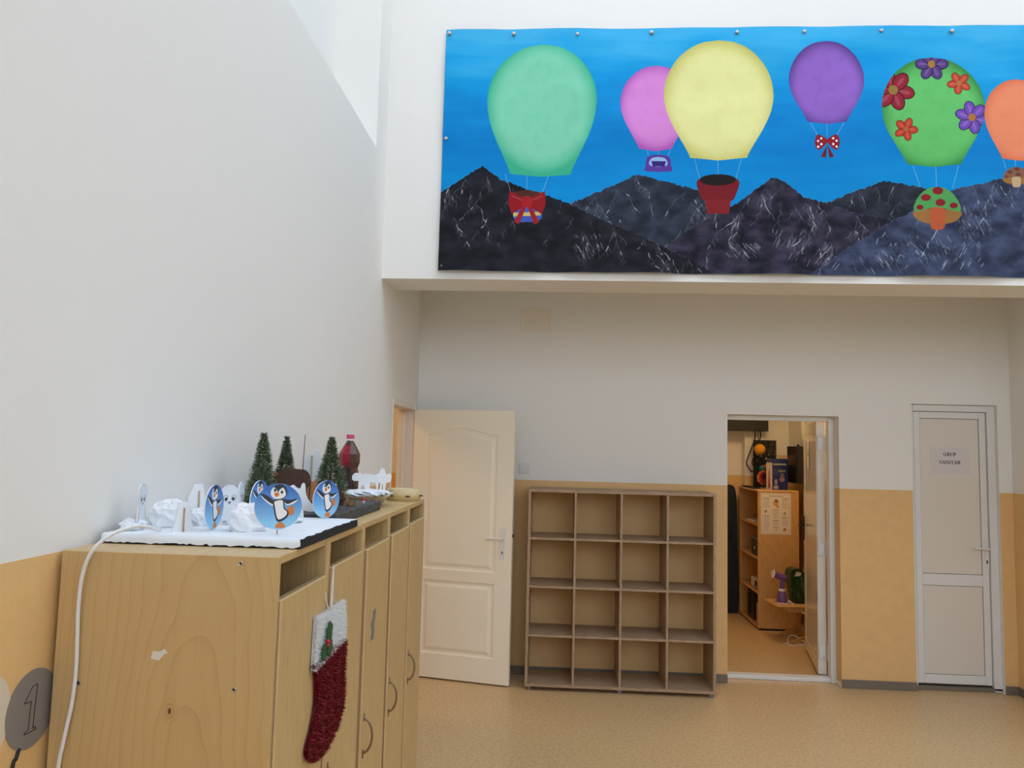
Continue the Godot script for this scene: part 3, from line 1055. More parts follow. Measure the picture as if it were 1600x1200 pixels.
# ==================================================================== cube shelf
func build_cube_shelf():
	var t := thing("cube_shelf", "empty oak-look shelf unit of sixteen open cubes", "shelf unit", Vector3(0.902, 0.0, 0.024), 0)
	var w := 1.339
	var h := 1.387
	var dp := 0.353
	var y0 := 0.028
	var tk := 0.016
	part("bottom_panel", bx(Vector3(0, y0, 0), Vector3(w, y0 + 0.02, dp), 0.001), M.oak, t)
	part("top_panel", bx(Vector3(0, y0 + h - 0.02, 0), Vector3(w, y0 + h, dp), 0.001), M.oak, t)
	for x in [0.0, w - 0.02]:
		part("side_panel", bx(Vector3(x, y0 + 0.02, 0), Vector3(x + 0.02, y0 + h - 0.02, dp), 0.001), M.oak_up, t)
	var cw := (w - 0.04 - 3 * tk) / 4.0
	var chh := (h - 0.04 - 3 * tk) / 4.0
	for i in 3:
		var x := 0.02 + cw * (i + 1) + tk * i
		part("divider", bx(Vector3(x, y0 + 0.02, 0), Vector3(x + tk, y0 + h - 0.02, dp - 0.001), 0.001), M.oak_up, t)
	for j in 3:
		var y := y0 + 0.02 + chh * (j + 1) + tk * j
		for i in 4:
			var x := 0.02 + (cw + tk) * i
			part("shelf", bx(Vector3(x, y, 0), Vector3(x + cw, y + tk, dp - 0.002), 0.001), M.oak, t)
	for x in [0.03, w * 0.5, w - 0.03]:
		for z in [0.03, dp - 0.03]:
			part("foot", shape().lathe([Vector2(0.0, y0), Vector2(0.018, y0), Vector2(0.018, 0.002), Vector2(0.016, 0.0), Vector2(0, 0)], Transform3D(Basis.IDENTITY, Vector3(x, 0, z)), 12), M.sticker_grey, t)


# ==================================================================== doors
# a door face with recessed mouldings: panels are [x0, x1, y0, y1, rise]
func moulded_face(w: float, h: float, panels: Array) -> Shape:
	var s := shape()
	var n := 24
	var out := Vector3(0, 0, 1)
	var px0: float = panels[0][0]
	var px1: float = panels[0][1]
	s.quad(Vector3(0, 0, 0), Vector3(px0, 0, 0), Vector3(px0, h, 0), Vector3(0, h, 0), out)
	s.quad(Vector3(px1, 0, 0), Vector3(w, 0, 0), Vector3(w, h, 0), Vector3(px1, h, 0), out)
	var lows := [0.0]
	for p in panels:
		lows.append(p[3])
	for k in panels.size() + 1:
		# the rail below panel k, or above the last one; its lower edge follows the arch beneath it
		var hi: float = panels[k][2] if k < panels.size() else h
		for i in n:
			var t0 := float(i) / n
			var t1 := float(i + 1) / n
			var rise: float = panels[k - 1][4] if k > 0 else 0.0
			var a := Vector3(lerpf(px0, px1, t0), lows[k] + rise * arch(t0), 0)
			var b := Vector3(lerpf(px0, px1, t1), lows[k] + rise * arch(t1), 0)
			s.quad(a, b, Vector3(b.x, hi, 0), Vector3(a.x, hi, 0), out)
	for p in panels:
		var prof := [[0.0, 0.0], [0.004, -0.0065], [0.012, -0.008], [0.024, -0.008], [0.046, -0.001], [0.05, -0.0008]]
		var rings := []
		for q in prof:
			var d: float = q[0]
			var ring := [Vector3(p[0] + d, p[2] + d, q[1]), Vector3(p[1] - d, p[2] + d, q[1])]
			for i in n + 1:
				var tt := 1.0 - float(i) / n
				ring.append(Vector3(lerpf(p[0] + d, p[1] - d, tt), p[3] + p[4] * arch(tt) - d, q[1]))
			rings.append(ring)
		for r in rings.size() - 1:
			var m: int = rings[r].size()
			for i in m:
				var j := (i + 1) % m
				s.quad(rings[r][i], rings[r][j], rings[r + 1][j], rings[r + 1][i], out)
		var last: Array = rings[-1]
		# fill the field from its bottom edge up to the arch
		for i in n:
			var a2: Vector3 = last[2 + i]
			var b2: Vector3 = last[3 + i]
			s.quad(Vector3(a2.x, last[0].y, a2.z), a2, b2, Vector3(b2.x, last[0].y, b2.z), out)
	return s


func arch(t: float) -> float:
	return 0.5 - 0.5 * cos(TAU * t)


func build_panel_door():
	# frame of the opening in the left wall, then the leaf swung out into the room
	var f := struct("door_1", bx(Vector3(-0.125, 0.0, 0.1), Vector3(0.012, 2.02, 0.14), 0.003), M.frame_white)
	struct("jamb", bx(Vector3(-0.125, 0.0, 0.872), Vector3(0.004, 2.02, 0.9), 0.003), M.frame_white, f)
	struct("head", bx(Vector3(-0.125, 1.98, 0.14), Vector3(0.004, 2.02, 0.872), 0.003), M.frame_white, f)
	struct("stop", bx(Vector3(-0.085, 0.0, 0.14), Vector3(-0.06, 1.98, 0.155), 0.002), M.frame_white, f)
	for y in [0.25, 1.74]:
		struct("hinge", shape().lathe([Vector2(0.0, 0.0), Vector2(0.007, 0.0), Vector2(0.007, 0.08), Vector2(0.0, 0.08)], Transform3D(Basis.IDENTITY, Vector3(0.016, y, 0.152)), 10), M.dark_metal, f)
	var a := Vector3(0.012, 0.012, 0.17)
	var b := Vector3(0.786, 0.012, 0.335)
	var ang := atan2(-(b.z - a.z), b.x - a.x)
	var w := a.distance_to(b)
	var h := 1.968
	var t := thing("panel_door", "white moulded interior door standing open beside the lockers", "door", a, ang)
	part("leaf", bx(Vector3(0, 0, -0.04), Vector3(w, h, -0.0085), 0.001), M.door_white, t)
	part("leaf_face", moulded_face(w, h, [[0.105, w - 0.125, 0.175, 0.705, 0.0], [0.105, w - 0.125, 0.785, 1.785, 0.05]]), M.door_white, t)
	var e := shape()
	for q in [[Vector3(0, 0, 0), Vector3(w, 0, 0), Vector3(0, -1, 0)], [Vector3(0, h, 0), Vector3(w, h, 0), Vector3(0, 1, 0)], [Vector3(0, 0, 0), Vector3(0, h, 0), Vector3(-1, 0, 0)], [Vector3(w, 0, 0), Vector3(w, h, 0), Vector3(1, 0, 0)]]:
		e.quad(q[0], q[1], q[1] + Vector3(0, 0, -0.009), q[0] + Vector3(0, 0, -0.009), q[2])
	part("edge_band", e, M.door_white, t)
	var x := w - 0.07
	var plate := part("handle_plate", shape().prism(rounded(0.04, 0.225, 0.012), 0.0, 0.007, Transform3D(Basis.IDENTITY, Vector3(x, 1.0, 0))), M.pvc, t)
	part("lever", shape().soft().tube(curve3([Vector3(x + 0.002, 1.035, 0.006), Vector3(x, 1.035, 0.045), Vector3(x - 0.012, 1.035, 0.052), Vector3(x - 0.06, 1.034, 0.05), Vector3(x - 0.115, 1.031, 0.046)], 6), 0.009, 10, 0.008), M.pvc, plate)
	part("keyhole", shape().prism(PackedVector2Array([Vector2(-0.003, -0.012), Vector2(0.003, -0.012), Vector2(0.004, 0.006), Vector2(0.0, 0.011), Vector2(-0.004, 0.006)]), 0.0, 0.0005, Transform3D(Basis.IDENTITY, Vector3(x, 0.935, 0.007))), M.black, plate)
	part("latch", bx(Vector3(w - 0.001, 1.045, -0.026), Vector3(w + 0.009, 1.068, -0.014), 0.002), M.dark_metal, t)


func rounded(w: float, h: float, r: float) -> PackedVector2Array:
	var p := PackedVector2Array()
	for c in [[1, 1, 0.0], [-1, 1, PI / 2], [-1, -1, PI], [1, -1, PI * 1.5]]:
		for k in 5:
			var a: float = c[2] + PI / 2 * k / 4.0
			p.append(Vector2(c[0] * (w / 2 - r) + cos(a) * r, c[1] * (h / 2 - r) + sin(a) * r))
	return p


func build_toilet_door():
	var x0 := 3.779
	var x1 := 4.407
	var f := struct("door_2", bx(Vector3(x0, 0.03, -0.09), Vector3(x0 + 0.03, 2.114, -0.035), 0.003), M.pvc)
	struct("jamb", bx(Vector3(x1 - 0.058, 0.0, -0.09), Vector3(x1, 2.114, -0.03), 0.003), M.pvc, f)
	struct("head", bx(Vector3(x0 + 0.03, 2.064, -0.09), Vector3(x1 - 0.058, 2.114, -0.03), 0.003), M.pvc, f)
	struct("sill", bx(Vector3(x0, 0.0, -0.09), Vector3(x1, 0.03, -0.03), 0.002), M.skirting, f)
	var t := thing("toilet_door", "closed narrow white plastic door carrying a printed paper sign", "door", Vector3(x0 + 0.033, 0.045, -0.0885))
	var w := x1 - x0 - 0.095
	var h := 2.016
	var st := 0.048
	part("stile", bx(Vector3(0, 0, 0), Vector3(st, h, 0.045), 0.004), M.pvc, t)
	part("stile", bx(Vector3(w - st, 0, 0), Vector3(w, h, 0.045), 0.004), M.pvc, t)
	for r in [[0.0, 0.066], [0.715, 0.8], [h - 0.05, h]]:
		part("rail", bx(Vector3(st, r[0], 0), Vector3(w - st, r[1], 0.045), 0.004), M.pvc, t)
	for r in [[0.066, 0.715], [0.8, h - 0.05]]:
		part("gasket", bx(Vector3(st, r[0], 0.004), Vector3(w - st, r[1], 0.034)), M.gasket, t)
		part("panel", bx(Vector3(st + 0.003, r[0] + 0.003, 0.004), Vector3(w - st - 0.003, r[1] - 0.003, 0.036), 0.001), M.pvc_panel, t)
	part("side_gasket", bx(Vector3(w, 0.0, 0.0), Vector3(w + 0.0028, h, 0.03)), M.gasket, t)  # dark gasket strip filling the gap along the handle side of the leaf
	part("bottom_gasket", bx(Vector3(0.0, -0.012, 0.0), Vector3(w, 0.0, 0.03)), M.gasket, t)
	part("top_gasket", bx(Vector3(0.0, h, 0.0), Vector3(w, h + 0.0028, 0.03)), M.gasket, t)
	var x := w - 0.02
	var plate := part("handle_plate", shape().prism(rounded(0.03, 0.21, 0.012), 0.0, 0.008, Transform3D(Basis.IDENTITY, Vector3(x, 0.955, 0.045))), M.pvc, t)
	part("lever", shape().soft().tube(curve3([Vector3(x, 1.0, 0.05), Vector3(x, 1.0, 0.085), Vector3(x - 0.012, 1.0, 0.093), Vector3(x - 0.06, 1.0, 0.092), Vector3(x - 0.115, 1.002, 0.088)], 6), 0.009, 10, 0.007), M.pvc, plate)
	part("keyhole", shape().prism(PackedVector2Array([Vector2(-0.003, -0.014), Vector2(0.003, -0.014), Vector2(0.006, 0.004), Vector2(0.004, 0.013), Vector2(-0.004, 0.013), Vector2(-0.006, 0.004)]), 0.0, 0.0006, Transform3D(Basis.IDENTITY, Vector3(x, 0.9, 0.053))), M.text_black, plate)
	# paper sign
	var s := thing("paper_sign", "white paper sign reading GRUP SANITAR taped to the narrow door", "sign", Vector3(4.08, 1.692, -0.0515))
	part("sheet", bx(Vector3(-0.142, -0.1, 0), Vector3(0.142, 0.1, 0.0008)), M.sign_paper, s)
	var font := SystemFont.new()
	font.font_names = PackedStringArray(["Droid Serif"])
	font.font_weight = 700
	for l in [["GRUP", 0.047], ["SANITAR", -0.013]]:
		var tm := TextMesh.new()
		tm.text = l[0]
		tm.font = font
		tm.font_size = 32
		tm.pixel_size = 0.00106
		tm.depth = 0.0006
		part("lettering", tm, M.text_black, s, Transform3D(Basis(Vector3.RIGHT, Vector3(0, 1, 0), Vector3.BACK), Vector3(0, l[1], 0.0011)))


func build_storeroom_door():
	var f := struct("door_3", bx(Vector3(3.2, 0.0, -0.17), Vector3(3.24, 2.007, -0.1), 0.003), M.pvc)
	struct("head", bx(Vector3(2.405, 1.97, -0.17), Vector3(3.2, 2.007, -0.1), 0.003), M.pvc, f)
	struct("jamb", bx(Vector3(2.405, 0.0, -0.17), Vector3(2.425, 1.97, -0.1), 0.003), M.pvc, f)
	struct("threshold", bx(Vector3(2.405, 0.0, -0.19), Vector3(3.24, 0.03, -0.11), 0.004), M.pvc, f)
	var a := Vector3(3.2, 0.03, -0.2)
	var b := Vector3(3.37, 0.03, -1.02)
	var dir := (b - a).normalized()
	var t := thing("storeroom_door", "glossy white plastic door opened into the storeroom", "door", a)
	t.transform.basis = Basis(dir, Vector3.UP, dir.cross(Vector3.UP))
	# local x runs from the hinge to the free edge, local z points out of the far face; the face seen looks along -z
	var w := a.distance_to(b)
	var h := 1.945
	part("leaf", bx(Vector3(0, 0, -0.055), Vector3(w, h, 0.005), 0.004), M.pvc_gloss, t)
	for r in [[0.0, 0.09], [h - 0.09, h]]:
		part("rail", bx(Vector3(0.08, r[0], -0.058), Vector3(w - 0.08, r[1], -0.054), 0.001), M.pvc_gloss, t)
	for x in [0.0, w - 0.08]:
		part("stile", bx(Vector3(x, 0, -0.059), Vector3(x + 0.08, h, -0.054), 0.001), M.pvc_gloss, t)
	var x := w - 0.04
	var plate := part("handle_plate", bx(Vector3(x - 0.014, 0.93, -0.068), Vector3(x + 0.014, 1.14, -0.058), 0.003), M.black, t)
	part("lever", shape().soft().tube([Vector3(x, 1.06, -0.066), Vector3(x, 1.06, -0.1), Vector3(x - 0.03, 1.06, -0.106), Vector3(x - 0.12, 1.06, -0.104)], 0.009, 8), M.black, plate)
	for y in [0.12, 0.9, 1.72]:
		var hg := part("hinge", bx(Vector3(-0.012, y, -0.052), Vector3(0.002, y + 0.1, -0.004), 0.003), M.pvc, t)
		part("hinge_pin", shape().lathe([Vector2(0, 0), Vector2(0.009, 0), Vector2(0.009, 0.12), Vector2(0, 0.12)], Transform3D(Basis.IDENTITY, Vector3(-0.014, y - 0.01, 0.012)), 10), M.pvc, hg)
	for k in 9:
		part("screw", shape().lathe([Vector2(0, 0.002), Vector2(0.003, 0.001), Vector2(0.003, -0.002)], Transform3D(Basis(Vector3.BACK, PI / 2), Vector3(-0.0008 - (0.012 if k % 3 == 0 else 0.0), [0.14, 0.17, 0.2, 0.92, 0.95, 0.98, 1.74, 1.77, 1.8][k], -0.02 - 0.015 * (k % 3))), 6), M.gasket, t)
	part("striker_label", bx(Vector3(0.03, 0.52, -0.0612), Vector3(0.07, 0.62, -0.059)), M.sticker_grey, t)
	var s := tag(part("taped_note", flat_print(0.13, 0.24), note_material(), self), "white paper note taped to the open storeroom door", "note")
	s.transform = Transform3D(Basis(-dir, Vector3.UP, -dir.cross(Vector3.UP)), a + dir * 0.56 + Vector3(0, 1.56, 0) - dir.cross(Vector3.UP) * 0.0605)


func note_material() -> StandardMaterial3D:
	var cv := Canvas.new(64, 120, srgb(240, 238, 230))
	for y in [50, 54, 58, 62]:
		cv.line(Vector2(18, y), Vector2(46, y), 2.0, srgb(60, 60, 62), 0.8)
	var m := mat(Color.WHITE, 0.35)
	m.albedo_texture = cv.texture()
	return m


# ==================================================================== wall fittings
func build_wall_fittings():
	var s := thing("light_switch", "white double rocker light switch beside the open white door", "switch", Vector3(0.85, 1.552, 0.0))
	part("plate", bx(Vector3(-0.041, -0.041, 0), Vector3(0.041, 0.041, 0.009), 0.003), M.pvc, s)
	for k in [-1.0, 1.0]:
		part("rocker", bx(Vector3(k * 0.0125 - 0.0115, -0.026, 0.008), Vector3(k * 0.0125 + 0.0115, 0.026, 0.013), 0.002), M.pvc, s)
	# paper balloons with an outlined figure, flat on the wall
	var onwall := Transform3D(Basis(Vector3(0, 0, -1), Vector3.UP, Vector3.RIGHT), Vector3(0.0012, 0, 0))
	var b := thing("paper_balloon", "round grey paper balloon marked 1 on the wall beside the lockers", "wall decoration", Vector3(0, 0, 0))
	part("disc", shape().prism(ring_pts(40, 0.077, 0.08, Vector2(-4.246, 1.148)), 0.0, 0.0015, onwall), mat(srgb(138, 130, 122), 0.7), b)
	var one := [[1.195, 4.235], [1.193, 4.25], [1.165, 4.271], [1.164, 4.251], [1.108, 4.254], [1.105, 4.265], [1.101, 4.264], [1.101, 4.23], [1.107, 4.233], [1.106, 4.24], [1.142, 4.239]]
	var num := shape()
	for i in one.size():
		var p := Vector3(0.003, one[i][0], one[i][1])
		var q := Vector3(0.003, one[(i + 1) % one.size()][0], one[(i + 1) % one.size()][1])
		num.tube([p, q], 0.0008, 6)
	part("numeral", num, M.text_black, b)
	part("string", shape().soft().tube(curve3([Vector3(0.003, 1.08, 4.277), Vector3(0.003, 1.062, 4.284), Vector3(0.003, 1.045, 4.293), Vector3(0.003, 0.9, 4.31)], 5), 0.004, 8), M.black, b)
	var c := thing("paper_balloon", "cream oval paper balloon at the left edge, beside the grey one", "wall decoration", Vector3(0, 0, 0))
	part("disc", shape().prism(ring_pts(40, 0.068, 0.088, Vector2(-4.377, 1.165)), 0.0, 0.0012, onwall), mat(srgb(224, 208, 182), 0.7), c)


# ==================================================================== Christmas stocking
func blades(s: Shape, at: Vector3, n: Vector3, count: int, length: float, width: float, r: RandomNumberGenerator, clear_of_wall := false):
	for k in count:
		var d := (n + Vector3(r.randf_range(-1, 1), r.randf_range(-1, 1), r.randf_range(-1, 1)) * 0.9).normalized()
		if clear_of_wall:
			d.x = absf(d.x) + 0.02
		var side := d.cross(Vector3(r.randf_range(-1, 1), r.randf_range(-1, 1), r.randf_range(-1, 1))).normalized() * width
		var tip := at + d * length * r.randf_range(0.6, 1.2) + Vector3(0, -0.1 * length, 0)
		s.tri(at - side, at + side, tip, n)


func build_stocking():
	var t := thing("christmas_stocking", "red tinsel Christmas stocking with white cuff hung on the lockers", "stocking", Vector3(0.497, 1.29, 3.86))
	var off := Vector3(-0.497, -1.29, -3.86)
	var r := RandomNumberGenerator.new()
	r.seed = 12
	var leg := curve_pts([[1.185, 3.966], [1.142, 3.953], [1.079, 3.944], [1.028, 3.97], [0.996, 4.0], [0.965, 3.989], [0.939, 3.933], [0.93, 3.854], [0.945, 3.773], [0.972, 3.712], [1.02, 3.69], [1.101, 3.701], [1.178, 3.712]], 4)
	var cuff := PackedVector2Array([Vector2(1.292, 3.972), Vector2(1.24, 3.975), Vector2(1.165, 3.978), Vector2(1.166, 3.95), Vector2(1.172, 3.83), Vector2(1.176, 3.712), Vector2(1.243, 3.716), Vector2(1.287, 3.738), Vector2(1.29, 3.85)])
	var red := mat(srgb(96, 8, 20), 0.4, 0.2)
	var red2 := mat(srgb(124, 10, 26), 0.22, 0.55)
	var white := mat(srgb(232, 232, 230), 0.5)
	# outlines are (height, z); prism x->y ... laid in the plane of the doors
	var xf := Transform3D(Basis(Vector3.UP, Vector3.BACK, Vector3.RIGHT), Vector3(0.5015, 0, 0) + off)
	var body := part("leg", shape().prism(inset(leg, 0.005), 0.0, 0.011, xf), red, t)
	var tin := shape()
	scatter(leg, 7000, r, func(p): blades(tin, Vector3(0.511, p.x, p.y) + off, Vector3.RIGHT, 1, 0.011, 0.0009, r, true))
	edge_walk(leg, 420, func(p, nrm): blades(tin, Vector3(r.randf_range(0.503, 0.512), p.x - nrm.x * 0.006, p.y - nrm.y * 0.006) + off, Vector3(0.2, nrm.x, nrm.y).normalized(), 6, 0.01, 0.0009, r, true))
	part("tinsel", tin, red2, body)
	var cf := part("cuff", shape().prism(inset(cuff, 0.005), 0.0, 0.011, xf), white, t)
	var wt := shape()
	scatter(cuff, 3800, r, func(p): blades(wt, Vector3(0.511, p.x, p.y) + off, Vector3.RIGHT, 1, 0.011, 0.001, r, true))
	edge_walk(cuff, 300, func(p, nrm): blades(wt, Vector3(r.randf_range(0.503, 0.512), p.x - nrm.x * 0.006, p.y - nrm.y * 0.006) + off, Vector3(0.2, nrm.x, nrm.y).normalized(), 6, 0.011, 0.001, r, true))
	part("tinsel", wt, white, cf)
	var green := mat(srgb(28, 84, 42), 0.5)
	for l in [[1.24, 3.897, 0.1, 0.026], [1.198, 3.888, -0.5, 0.022], [1.2, 3.935, 0.6, 0.022]]:
		var lf := PackedVector2Array()
		for k in 20:
			var a := TAU * k / 20.0
			var rr: float = l[3] * (1.0 if k % 4 != 2 else 0.8)
			lf.append(Vector2(cos(a) * rr, sin(a) * rr * 0.95).rotated(l[2]) + Vector2(l[0], l[1]))
		part("holly_leaf", shape().prism(lf, 0.019, 0.0215, xf), green, t)
	for q in [[1.218, 3.908], [1.213, 3.918], [1.222, 3.918]]:
		part("berry", SphereMesh.new(), M.red, t, Transform3D(Basis.from_scale(Vector3.ONE * 0.01), Vector3(0.5245, q[0], q[1]) + off))
	part("loop", shape().soft().tube(curve3([Vector3(0.5035, 1.391, 3.83), Vector3(0.5035, 1.386, 3.83), Vector3(0.504, 1.375, 3.829), Vector3(0.505, 1.33, 3.838), Vector3(0.508, 1.288, 3.85)], 6), 0.0018, 6), M.cord, t, Transform3D(Basis.IDENTITY, off))
	part("loop", shape().soft().tube(curve3([Vector3(0.503, 1.391, 3.822), Vector3(0.503, 1.387, 3.822), Vector3(0.504, 1.34, 3.822), Vector3(0.508, 1.285, 3.838)], 6), 0.0016, 6), M.cord, t, Transform3D(Basis.IDENTITY, off))
	part("loop_end", shape().soft().tube(curve3([Vector3(0.506, 1.335, 3.895), Vector3(0.507, 1.31, 3.885), Vector3(0.51, 1.286, 3.868)], 4), 0.0014, 6), M.cord, t, Transform3D(Basis.IDENTITY, off))


func inset(poly: PackedVector2Array, by: float) -> PackedVector2Array:
	var r := Geometry2D.offset_polygon(poly, -by)
	return r[0] if r.size() > 0 else poly


func scatter(poly: PackedVector2Array, n: int, r: RandomNumberGenerator, f: Callable):
	var lo := poly[0]
	var hi := poly[0]
	for p in poly:
		lo = lo.min(p)
		hi = hi.max(p)
	var done := 0
	while done < n:
		var p := Vector2(r.randf_range(lo.x, hi.x), r.randf_range(lo.y, hi.y))
		if Geometry2D.is_point_in_polygon(p, poly):
			f.call(p)
			done += 1


func edge_walk(poly: PackedVector2Array, n: int, f: Callable):
	var total := 0.0
	var area := 0.0
	for i in poly.size():
		total += poly[i].distance_to(poly[(i + 1) % poly.size()])
		area += poly[i].cross(poly[(i + 1) % poly.size()])
	var step := total / n
	var left := 0.0
	for i in poly.size():
		var a := poly[i]
		var b := poly[(i + 1) % poly.size()]
		var e := (b - a)
		var ln := e.length()
		var nrm := Vector2(e.y, -e.x).normalized() * signf(area)
		var p := left
		while p < ln:
			f.call(a + e * (p / ln), nrm)
			p += step
		left = p - ln


# ==================================================================== snow board and its paper figures
func penguin_print() -> StandardMaterial3D:
	var n := 256
	var cv := Canvas.new(n, n, Color.WHITE)
	for y in n:
		var c := srgb(62, 118, 198).lerp(srgb(150, 208, 240), clampf((y - 30) / 190.0, 0, 1))
		for x in n:
			var i := (y * n + x) * 3
			cv.d[i] = c.r8
			cv.d[i + 1] = c.g8
			cv.d[i + 2] = c.b8
	var k := 256.0 / 410.0
	var q := func(l: Array) -> PackedVector2Array:
		var p := PackedVector2Array()
		for v in l:
			p.append(Vector2((v[0] - 65) * k, (v[1] - 636) * k))
		return p
	var sm := func(l: Array) -> PackedVector2Array:
		return curve_pts(Array(q.call(l)), 5)
	var ink := srgb(42, 46, 56)
	var white := srgb(244, 242, 240)
	var orange := srgb(216, 128, 62)
	cv.poly(sm.call([[112, 742], [160, 760], [215, 805], [222, 835], [165, 800]]), white)
	cv.poly(sm.call([[108, 728], [165, 742], [226, 788], [218, 818], [160, 780]]), ink)
	cv.poly(sm.call([[330, 800], [390, 800], [440, 776], [400, 815], [345, 830]]), white)
	cv.poly(sm.call([[312, 776], [375, 780], [438, 768], [395, 798], [345, 818]]), ink)
	cv.poly(sm.call([[352, 852], [400, 838], [410, 880], [400, 912], [372, 922], [350, 890]]), orange)
	cv.poly(sm.call([[218, 790], [265, 775], [312, 778], [326, 850], [362, 888], [352, 935], [300, 975], [262, 968], [240, 905], [226, 835]]), ink)
	cv.poly(sm.call([[234, 800], [270, 785], [306, 790], [318, 858], [348, 888], [338, 925], [292, 955], [266, 945], [250, 890], [240, 835]]), white)
	cv.poly(sm.call([[205, 700], [225, 660], [280, 640], [325, 665], [342, 715], [325, 760], [262, 780], [210, 745]]), ink)
	cv.poly(sm.call([[200, 705], [222, 668], [250, 690], [262, 715], [276, 690], [305, 672], [328, 712], [326, 748], [285, 772], [240, 772], [206, 745]]), white)
	for e in [[236, 694], [296, 712]]:
		var c2: Vector2 = q.call([e])[0]
		cv.oval(c2.x, c2.y, 8, 10, srgb(120, 160, 140))
		cv.oval(c2.x, c2.y, 5, 6.5, srgb(24, 26, 26))
	cv.poly(sm.call([[236, 716], [258, 716], [276, 732], [252, 755], [232, 738]]), orange)
	cv.poly(sm.call([[256, 1030], [262, 998], [290, 978], [325, 995], [335, 1030]]), orange)
	var m := mat(Color.WHITE, 0.4)
	m.albedo_texture = cv.texture()
	return m


func sketch_print(seed_: int) -> StandardMaterial3D:
	# pale pencil-and-wash chick: round head, big eyes, small body
	var cv := Canvas.new(128, 256, srgb(212, 220, 226))
	var ink := srgb(84, 90, 100)
	cv.oval(64, 78, 56, 70, srgb(222, 229, 234))
	cv.oval(64, 190, 46, 56, srgb(228, 233, 236))
	for s in [-1.0, 1.0]:
		cv.oval(64 + s * 22, 88, 13, 19, ink)
		cv.oval(64 + s * 22, 88, 10, 16, srgb(240, 242, 244))
		cv.oval(64 + s * 20, 92, 7, 11, srgb(40, 44, 52))
		cv.line(Vector2(64 + s * 40, 160), Vector2(64 + s * 52, 210), 2.2, ink, 0.8)
		cv.oval(64 + s * 22, 240, 14, 7, srgb(150, 158, 166))
	cv.poly(PackedVector2Array([Vector2(54, 112), Vector2(74, 112), Vector2(64, 128)]), ink)
	var r := RandomNumberGenerator.new()
	r.seed = seed_
	for i in 60:
		var q := Vector2(r.randf_range(20, 108), r.randf_range(140, 245))
		cv.line(q, q + Vector2(r.randf_range(-6, 6), r.randf_range(4, 14)), 1.0, ink, 0.18)
	var m := mat(Color.WHITE, 0.75)
	m.albedo_texture = cv.texture()
	return m


# a printed card cut to an outline (in its own width w and height h, y up from the base), on a wooden pick
func card(label: String, at: Vector3, azimuth: float, outline: PackedVector2Array, lift: float, front: Material, called := "penguin_card", category := "paper figure", group := "", thick := 0.003, pick_in_front := false):
	var t := thing(called, label, category, at, deg_to_rad(azimuth), group)
	var lo := outline[0]
	var hi := outline[0]
	for p in outline:
		lo = lo.min(p)
		hi = hi.max(p)
	var st := SurfaceTool.new()
	st.begin(Mesh.PRIMITIVE_TRIANGLES)
	var idx := Geometry2D.triangulate_polygon(outline)
	for i in range(0, idx.size(), 3):
		var v := [outline[idx[i]], outline[idx[i + 1]], outline[idx[i + 2]]]
		if (v[1] - v[0]).cross(v[2] - v[0]) > 0.0:
			v = [v[0], v[2], v[1]]
		for p in v:
			st.set_normal(Vector3(0, 0, 1))
			st.set_uv(Vector2((p.x - lo.x) / (hi.x - lo.x), 1.0 - (p.y - lo.y) / (hi.y - lo.y)))
			st.add_vertex(Vector3(p.x, p.y + lift, thick * 0.5 + 0.0003))
	var card_part := part("card", shape().prism(outline, -thick / 2, thick / 2, Transform3D(Basis.IDENTITY, Vector3(0, lift, 0))), M.paper, t)
	part("print", st.commit(), front, card_part)
	var pz := thick * (1.2 if pick_in_front else -1.0)
	part("pick", shape().soft().tube([Vector3(0, -0.002, pz), Vector3(0, lift + (hi.y - lo.y) * 0.8, pz)], 0.0019 if pick_in_front else 0.0016, 6), M.stick, t)
	return t


func rippled_top(x0: float, x1: float, z0: float, z1: float, y: float, amp: float, nx: int, nz_: int, seed_: int, drop: float) -> Shape:
	# paper laid over a board: creased top, skirt falling over the front edge with a torn hem
	var f := FastNoiseLite.new()
	f.seed = seed_
	f.frequency = 9.0
	f.fractal_octaves = 3
	var hem := FastNoiseLite.new()
	hem.seed = seed_ + 1
	hem.frequency = 25.0
	var s := shape()
	s.soft()
	var at := func(i: int, j: int) -> Vector3:
		var u := float(i) / nx
		var v := float(j) / nz_
		var x := lerpf(x0, x1, u)
		if j <= nz_:
			var z := lerpf(z0, z1, v)
			var edge := minf(1.0, minf(v, 1.0 - v) * 12.0)
			var rag := 0.006 * hem.get_noise_2d(z * 3.0, 4.0) if i == nx else 0.0
			return Vector3(x + rag, y + 0.0015 + absf(f.get_noise_2d(x, z)) * amp * (0.25 + edge), z)
		return Vector3(x, y - (drop + 0.004 * hem.get_noise_1d(x * 2.0) + 0.004 * hem.get_noise_1d(x * 7.0)) * (j - nz_) / 2.0, z1 + 0.0025 + 0.002 * f.get_noise_2d(x * 3.0, j))
	for i in nx:
		for j in nz_ + 2:
			var a: Vector3 = at.call(i, j)
			var b: Vector3 = at.call(i + 1, j)
			var c: Vector3 = at.call(i + 1, j + 1)
			var d: Vector3 = at.call(i, j + 1)
			s.quad(a, b, c, d, Vector3(0, 1, 0) if j < nz_ else Vector3(0, 0.3, 1))
	return s


